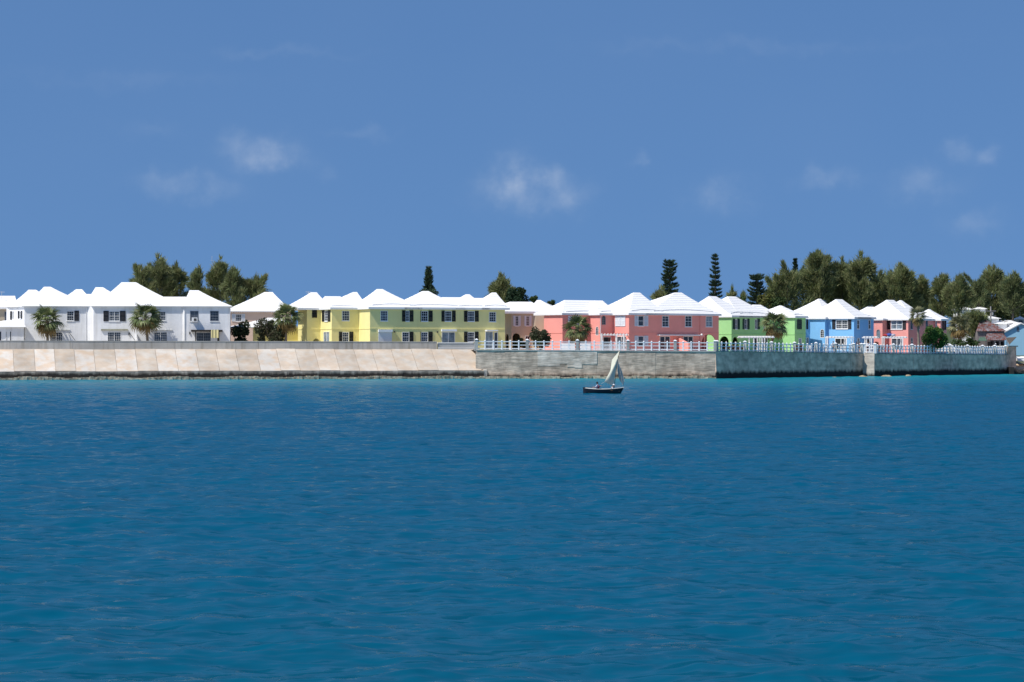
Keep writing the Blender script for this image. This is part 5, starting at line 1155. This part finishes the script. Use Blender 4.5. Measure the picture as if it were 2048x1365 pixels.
def far_house(x0, x1, y0, y1, Yf, label, wins=2):
    a, b = X(x0, Yf), X(x1, Yf); g = gz((a + b) / 2, Yf); root = thing('hillside_house', label, 'house', ((a + b) / 2, Yf, g), 'distant white houses on the hill')
    z1 = Z(y0, Yf); MB().box(a, Yf, g - 1, b, Yf + 8, z1 - .6).build('wall', WHITE, root)
    r_ = MB(); V = [(a - .4, Yf - .4, z1 - .598), (b + .4, Yf - .4, z1 - .598), (b + .4, Yf + 8.4, z1 - .598), (a - .4, Yf + 8.4, z1 - .598), (a + 1.5, Yf + 4, z1 + .0), (b - 1.5, Yf + 4, z1 + .0)]
    r_.add(V, [(0, 1, 5, 4), (1, 2, 5), (2, 3, 4, 5), (3, 0, 4), (0, 3, 2, 1)]); r_.build('roof', ROOF, root)
    for k in range(wins): c = a + (b - a) * (k + .5) / wins; MB().box(c - .4, Yf - .03, (z1 + g) / 2 - .2, c + .4, Yf - .005, (z1 + g) / 2 + 1.1).build('window', GLASS, root)
far_house(1922, 1942, 613, 626, 466, 'distant white hillside house seen through branches left of the pole')
far_house(1951, 1971, 612, 632, 467, 'distant white hillside house highest beside the utility pole')
far_house(1968, 1998, 631, 643, 462, 'distant white house just behind and right of the utility pole', 3)
far_house(1996, 2014, 641.5, 650, 460, 'low distant white house left of the cupola')
far_house(2015, 2036, 640.5, 650, 462, 'low distant white house right behind the cupola')

# car
def car():
    Yc = 415.5; xr = X(1920, Yc); L = 4.1; x0 = xr - L; g = gz(xr) + .02
    root = thing('parked_car', 'white car parked behind the railing left of the dusty pale palm', 'car', (x0 + L / 2, Yc, g)); cw = mat('white_car_paint', (.78, .78, .78), rough=.25, spec=.5)
    prof = [(0, .35), (.02, .95), (.25, 1.0), (3.05, 1.02), (3.95, .86), (4.1, .6), (4.1, .35)]
    cab = [(.15, 1.0), (.45, 1.62), (2.35, 1.66), (3.1, 1.02)]
    def ext(pr, w, ins=0):
        n = len(pr); V = [(x0 + p[0], Yc - w / 2 + (ins if p[1] > 1.3 else 0), g + p[1]) for p in pr] + [(x0 + p[0], Yc + w / 2 - (ins if p[1] > 1.3 else 0), g + p[1]) for p in pr]
        return V, [tuple(range(n)), tuple(range(2 * n - 1, n - 1, -1))] + [(i, i + n, (i + 1) % n + n, (i + 1) % n) for i in range(n)]
    MB().add(*ext(prof, 1.7)).build('body', cw, root); MB().add(*ext(cab, 1.55, .12)).build('cabin', cw, root)
    MB().add([(x0 + 2.42, Yc - .6, g + 1.6), (x0 + 2.42, Yc + .6, g + 1.6), (x0 + 3.06, Yc + .72, g + 1.08), (x0 + 3.06, Yc - .72, g + 1.08)], [(0, 1, 2, 3)]).build('windscreen', GLASS, root).location = (.03, 0, .03)
    for a, b in ((.55, 1.35), (1.45, 2.3)): MB().add([(x0 + a, Yc - .79, g + 1.06), (x0 + b + .25 * (b > 2), Yc - .79, g + 1.06), (x0 + b, Yc - .69, g + 1.55), (x0 + a + .1, Yc - .69, g + 1.55)], [(0, 1, 2, 3)]).build('side_window', GLASS, root)
    for wx in (.8, 3.3):
        for wy in (-.82, .68): MB().tube([(x0 + wx, Yc + wy, g + .32), (x0 + wx, Yc + wy + .14, g + .32)], .32, 14).build('wheel', mat('tyre', (.02, .02, .02)), root)
    MB().box(x0 + 4.09, Yc - .75, g + .62, x0 + 4.12, Yc - .45, g + .78).build('headlight', FRAME, root); MB().box(x0 + 4.09, Yc + .45, g + .62, x0 + 4.12, Yc + .75, g + .78).build('headlight', FRAME, root)
car()

# ---------------------------------------------------------------- people
SKIN = mat('skin', (.42, .24, .17), var=.05); HAIR = mat('dark_hair', (.02, .016, .014))
def skin_chain(name, m, parent, joints, edges, radii, base, sub=1):
    me = bpy.data.meshes.new(name); og = origin(parent); me.from_pydata([tuple(Vector(j) - og) for j in joints], edges, []); me.update()
    o = link(name, me, parent); sk = o.modifiers.new('Skin', 'SKIN'); ss = o.modifiers.new('Sub', 'SUBSURF'); ss.levels = sub; ss.render_levels = sub; sk.use_smooth_shade = True
    for i, r_ in enumerate(radii): v = me.skin_vertices[0].data[i]; v.radius = (r_, r_); v.use_root = (i == base)
    me.materials.append(m); return o
def person(label, o, pose, shirt, trousers, hair=HAIR, face=0, hat=None, grp=None):
    """o = pelvis position; pose gives joints relative to the pelvis"""
    o = Vector(o); J = {k: o + Vector(v) for k, v in pose.items()}
    root = thing('person', label, 'person', tuple(o), grp)
    names = ['pelvis', 'chest', 'neck', 'shL', 'elL', 'wrL', 'haL', 'shR', 'elR', 'wrR', 'haR', 'hipL', 'knL', 'anL', 'toL', 'hipR', 'knR', 'anR', 'toR']
    J.setdefault('pelvis', o); ix = {n: i for i, n in enumerate(names)}
    E = [('pelvis', 'chest'), ('chest', 'neck'), ('chest', 'shL'), ('shL', 'elL'), ('elL', 'wrL'), ('wrL', 'haL'), ('chest', 'shR'), ('shR', 'elR'), ('elR', 'wrR'), ('wrR', 'haR'), ('pelvis', 'hipL'), ('hipL', 'knL'), ('knL', 'anL'), ('anL', 'toL'), ('pelvis', 'hipR'), ('hipR', 'knR'), ('knR', 'anR'), ('anR', 'toR')]
    rad = dict(pelvis=.12, chest=.135, neck=.055, shL=.065, shR=.065, elL=.045, elR=.045, wrL=.032, wrR=.032, haL=.035, haR=.035, hipL=.09, hipR=.09, knL=.06, knR=.06, anL=.042, anR=.042, toL=.035, toR=.035)
    skin_chain('body', SKIN, root, [J[n] for n in names], [(ix[a], ix[b]) for a, b in E], [rad[n] for n in names], 0)
    def part(nm, m, ns, es, ex):
        k = {n: i for i, n in enumerate(ns)}; skin_chain(nm, m, root, [J[n] for n in ns], [(k[a], k[b]) for a, b in es], [rad[n] + ex for n in ns], 0)
    part('shirt', shirt, ['pelvis', 'chest', 'shL', 'elL', 'shR', 'elR'], [('pelvis', 'chest'), ('chest', 'shL'), ('shL', 'elL'), ('chest', 'shR'), ('shR', 'elR')], .022)
    part('trousers', trousers, ['pelvis', 'hipL', 'knL', 'hipR', 'knR'], [('pelvis', 'hipL'), ('hipL', 'knL'), ('pelvis', 'hipR'), ('hipR', 'knR')], .024)
    h = J['head']; hd = MB().ball(h, .078, .095, .115, 12, 9); f = Vector((math.cos(face), math.sin(face), 0))
    hd.ball(h + f * .095 - Vector((0, 0, .01)), .016, .016, .022, 6, 4); sd_ = Vector((-f.y, f.x, 0))
    for s_ in (-1, 1): hd.ball(h + sd_ * .08 * s_, .015, .015, .03, 6, 4)
    hd.tube([J['neck'], h - Vector((0, 0, .05))], .05, 8); hd.build('head', SKIN, root, True)
    hb = MB().ball(h + Vector((0, 0, .03)) - f * .02, .095, .105, .115, 12, 8)
    hb.build('hair', hair, root, True)
    fc = MB()
    for s_ in (-1, 1): fc.ball(h + f * .085 + sd_ * .03 * s_ + Vector((0, 0, .01)), .012, .012, .008, 6, 4)
    fc.build('eyes', DARK, root)
    if hat:
        MB().ball(h + Vector((0, 0, .07)), .12, .125, .085, 12, 7).tube([h + Vector((0, 0, .055)), h + Vector((0, 0, .07))], .17, 14).build('hat', hat, root, True)
    return root
def standing(face=0, bend=0):
    c, s = math.cos(face), math.sin(face)
    def r(f, l, z): return (f * c - l * s, f * s + l * c, z)
    return dict(chest=r(.04, 0, .42), neck=r(.06, 0, .58), head=r(.09, 0, .72), shL=r(.04, .19, .50), elL=r(.05 + bend * .12, .25, .24), wrL=r(.18 + bend * .2, .20, .10), haL=r(.25 + bend * .2, .18, .10), shR=r(.04, -.19, .50), elR=r(.03, -.25, .24), wrR=r(.16, -.22, .06), haR=r(.22, -.2, .03),
                hipL=r(0, .09, -.06), knL=r(.04, .10, -.46), anL=r(-.02, .10, -.84), toL=r(.12, .11, -.88), hipR=r(0, -.09, -.06), knR=r(.02, -.10, -.46), anR=r(-.04, -.10, -.84), toR=r(.10, -.11, -.88))
WSH = mat('white_shirt', (.78, .78, .80)); NAV = mat('navy_trousers', (.02, .025, .06)); DRK = mat('dark_clothes', (.03, .03, .045)); 
def stand(px, ytop, Y, label, face, shirt, tr, hair=HAIR, hat=None):
    z = gz(X(px, Y)) + .92; person(label, (X(px, Y), Y, z), standing(face, 1), shirt, tr, hair, face, hat)
stand(1735.5, 680, 402.5, 'person in a white shirt behind the gate-like railing on the buttress', -1.2, WSH, NAV)
stand(1719, 684, 399.5, 'dark-clothed person with dark hair left of the person in white', .3, DRK, DRK)
stand(1714.5, 686, 400.5, 'person in dark clothes leaning on the railing beside the first pillar left of the gate', 2.6, DRK, NAV)
stand(1667, 688, 394.5, 'dark-haired person on the patio behind the railing below the pergola', -2.4, mat('grey_shirt', (.25, .26, .28)), DRK)
stand(1991, 690, 425.5, 'person with a white sun hat behind the far end of the railing', -1.5, WSH, WSH, hat=WSH)

# ---------------------------------------------------------------- sailing dinghy
def boat():
    Yb = 244.; Sx = F / Yb; rz = math.radians(-7)
    bx = X(1207, Yb); root = thing('sailing_dinghy', 'small dark-hulled dinghy with pale sails in front of the sea wall', 'sailboat', (bx, Yb, 0))
    def W_(x, y, z): return Vector((bx + x * math.cos(rz) - y * math.sin(rz), Yb + x * math.sin(rz) + y * math.cos(rz), z))
    def pp(px, py, y=0):      # a pixel on the boat's own mid-plane, in boat coordinates
        return Vector(((px - 1207) / Sx, y, (787.2 - py) / Sx))
    HULL = mat('black_hull_paint', (.012, .014, .022), rough=.35, spec=.5, var=.1); WD = mat('varnished_wood', (.20, .11, .06)); CREAM = mat('cream_gunwale', (.62, .60, .54))
    st = []; n = 15; x0, x1 = -1.72, 1.84
    for i in range(n):
        t = i / (n - 1); x = x0 + (x1 - x0) * t; hb = .68 * (math.sin(math.pi * (.22 + .78 * t) ** 1.0) ** .75 if t < 1 else 0) ; hb = max(hb, .02); sh_ = .40 + .13 * (2 * t - .9) ** 2; kz = -.12 + .45 * max(0, t - .82) ** 1.3 * 2
        rake = .10 * (t > .9) * 0
        st.append((x, hb, sh_, kz))
    def ring(x, hb, sh_, kz, ins=0, m_=9):
        out = []
        for k in range(m_):
            a = -1 + 2 * k / (m_ - 1); yv = math.sin(a * math.pi / 2); zf = abs(a) ** 2.6
            out.append(W_(x * (1 - ins * .02) + .30 * (zf - .5) * max(0, (x - .6) / 1.2) - .12 * (zf - .5) * max(0, (-x - .8)), yv * max(hb - ins, .01), kz + ins + (sh_ - kz - ins) * zf))
        return out
    for nm, ins, m_ in (('hull', 0, HULL), ('inner_hull', .035, WD)):
        mb = MB(); V = [p for s_ in st for p in ring(*s_, ins=ins)]; k = 9; fs = [(i * k + j, (i + 1) * k + j, (i + 1) * k + j + 1, i * k + j + 1) for i in range(n - 1) for j in range(k - 1)]
        if nm == 'hull': fs.append(tuple(range(k)))
        mb.add(V, fs); mb.build(nm, m_, root, True)
    for s_ in (0, 8): MB().tube([ring(*q)[s_] + Vector((0, 0, .015)) for q in st], .032, 6).build('gunwale', CREAM, root)
    for x in (-1.15, -.2, .8): MB().hexa(W_(x - .12, -.5, .27), W_(x + .12, -.5, .27) - W_(x - .12, -.5, .27), W_(x - .12, .5, .27) - W_(x - .12, -.5, .27), (0, 0, .04)).build('thwart', WD, root)
    ru = MB(); A = W_(-1.72, -.02, -.35); ru.hexa(A, W_(-2.0, -.02, -.35) - A, W_(-1.72, .02, -.35) - A, (0, 0, .95)); ru.build('rudder', HULL, root)
    MB().tube([W_(-1.86, 0, .56), W_(-1.0, .12, .62)], .02, 6).build('tiller', WD, root)
    mb_ = pp(1227, 784); mt = pp(1236.5, 712)
    MB().tube([W_(*mb_), W_(*mt)], [.035, .022], 7).build('mast', WD, root)
    SAIL = mat('pale_sailcloth', (.80, .79, .66), var=.05, rough=.9, trans=.4, scale=1.5); SAILG = mat('thin_grey_sailcloth', (.72, .72, .66), var=.05, rough=.9, trans=.55)
    def surf(name, quad, belly, m_, nu=10, nv=10, thick=.006):
        A, B, C_, D = [Vector(q) for q in quad]; V = []
        for i in range(nu + 1):
            for j in range(nv + 1):
                u, v = i / nu, j / nv; p = (A * (1 - u) + B * u) * (1 - v) + (D * (1 - u) + C_ * u) * v; p.y += belly * math.sin(math.pi * u) * math.sin(math.pi * v) ** .7 * 4 / 4
                V.append(W_(*p))
        k = len(V); V += [v + Vector((0, thick, 0)) for v in V]; fs = [(i * (nv + 1) + j, (i + 1) * (nv + 1) + j, (i + 1) * (nv + 1) + j + 1, i * (nv + 1) + j + 1) for i in range(nu) for j in range(nv)]
        fs += [tuple(k + q for q in f)[::-1] for f in fs]; return MB().add(V, fs).build(name, m_, root, True)
    # loose-footed mainsail: head at the peak, clew aft, tack at the mast; its leech panel twists off to catch the sun
    ms = surf('mainsail', (pp(1209.3, 764.5, -.55), pp(1226.5, 772, -.03), pp(1236.2, 716, -.03), pp(1221.3, 742, -.25)), -.18, SAIL)
    surf('mainsail_peak', (pp(1221.3, 742, -.25), pp(1235.5, 720, -.04), pp(1239.3, 701.3, .1), pp(1223, 720, .55)), .05, SAIL)
    surf('jib', (pp(1234.5, 742, .1), pp(1238.2, 760, .35), pp(1246.2, 771.8, .5), pp(1235.6, 724, .02)), .22, SAILG)
    surf('jib_leech', (pp(1235.6, 724, .02), pp(1243.5, 742, .25), pp(1248, 759.5, .45), pp(1246.7, 771.5, .5)), .1, SAILG)
    MB().tube([W_(*pp(1236.3, 716)), W_(*pp(1239.6, 700.5, .1))], .02, 6).build('sprit', WD, root)
    MB().tube([W_(*pp(1202, 768)), W_(*pp(1209.3, 764.5, -.55))], .012, 5).build('sheet_rope', CREAM, root)
    MB().tube([W_(*pp(1236.4, 715)), W_(*pp(1246.5, 778))], .008, 4).build('forestay', CREAM, root)
    # helmsman at the stern, facing forward; crew sitting low against the mast
    LB = mat('pale_blue_shirt', (.42, .46, .60)); RV = mat('red_vest', (.32, .05, .07)); PWH = mat('pinkish_white_clothes', (.75, .66, .68))
    o = W_(-.62, -.05, .36)
    seat = dict(chest=(.06, 0, .36), neck=(.08, 0, .50), head=(.02, 0, .645), shL=(.05, .17, .42), elL=(.22, .22, .26), wrL=(.36, .12, .38), haL=(.42, .08, .42), shR=(.03, -.17, .42), elR=(-.18, -.20, .24), wrR=(-.40, -.12, .20), haR=(-.46, -.08, .22),
                hipL=(.05, .10, -.01), knL=(.42, .12, .06), anL=(.52, .12, -.26), toL=(.66, .12, -.28), hipR=(.05, -.10, -.01), knR=(.42, -.12, .06), anR=(.50, -.12, -.26), toR=(.64, -.12, -.28))
    person('dark-haired helmsman in a pale shirt and red vest at the stern of the dinghy', o, seat, LB, NAV, face=0)
    h = bpy.context.scene.objects
    p_ = [q for q in COL.objects if q.name.startswith('person')][-1]
    vest = MB().ball(o + Vector((.10, -.02, .26)), .15, .18, .20, 10, 8); vest.build('vest', RV, p_, True)
    o2 = W_(.95, -.12, .26)
    rec = dict(chest=(-.16, 0, .26), neck=(-.12, 0, .38), head=(.06, 0, .50), shL=(-.14, .17, .32), elL=(.02, .24, .16), wrL=(.20, .16, .20), haL=(.26, .14, .20), shR=(-.16, -.17, .32), elR=(-.02, -.24, .14), wrR=(.18, -.16, .16), haR=(.26, -.14, .16),
               hipL=(.06, .10, 0), knL=(.34, .12, .20), anL=(.52, .12, -.04), toL=(.64, .12, -.02), hipR=(.06, -.10, 0), knR=(.34, -.12, .18), anR=(.52, -.12, -.06), toR=(.64, -.12, -.04))
    person('crew member in white with a white cap sitting low by the dinghy mast', o2, rec, WSH, PWH, face=0, hat=WSH)
boat()
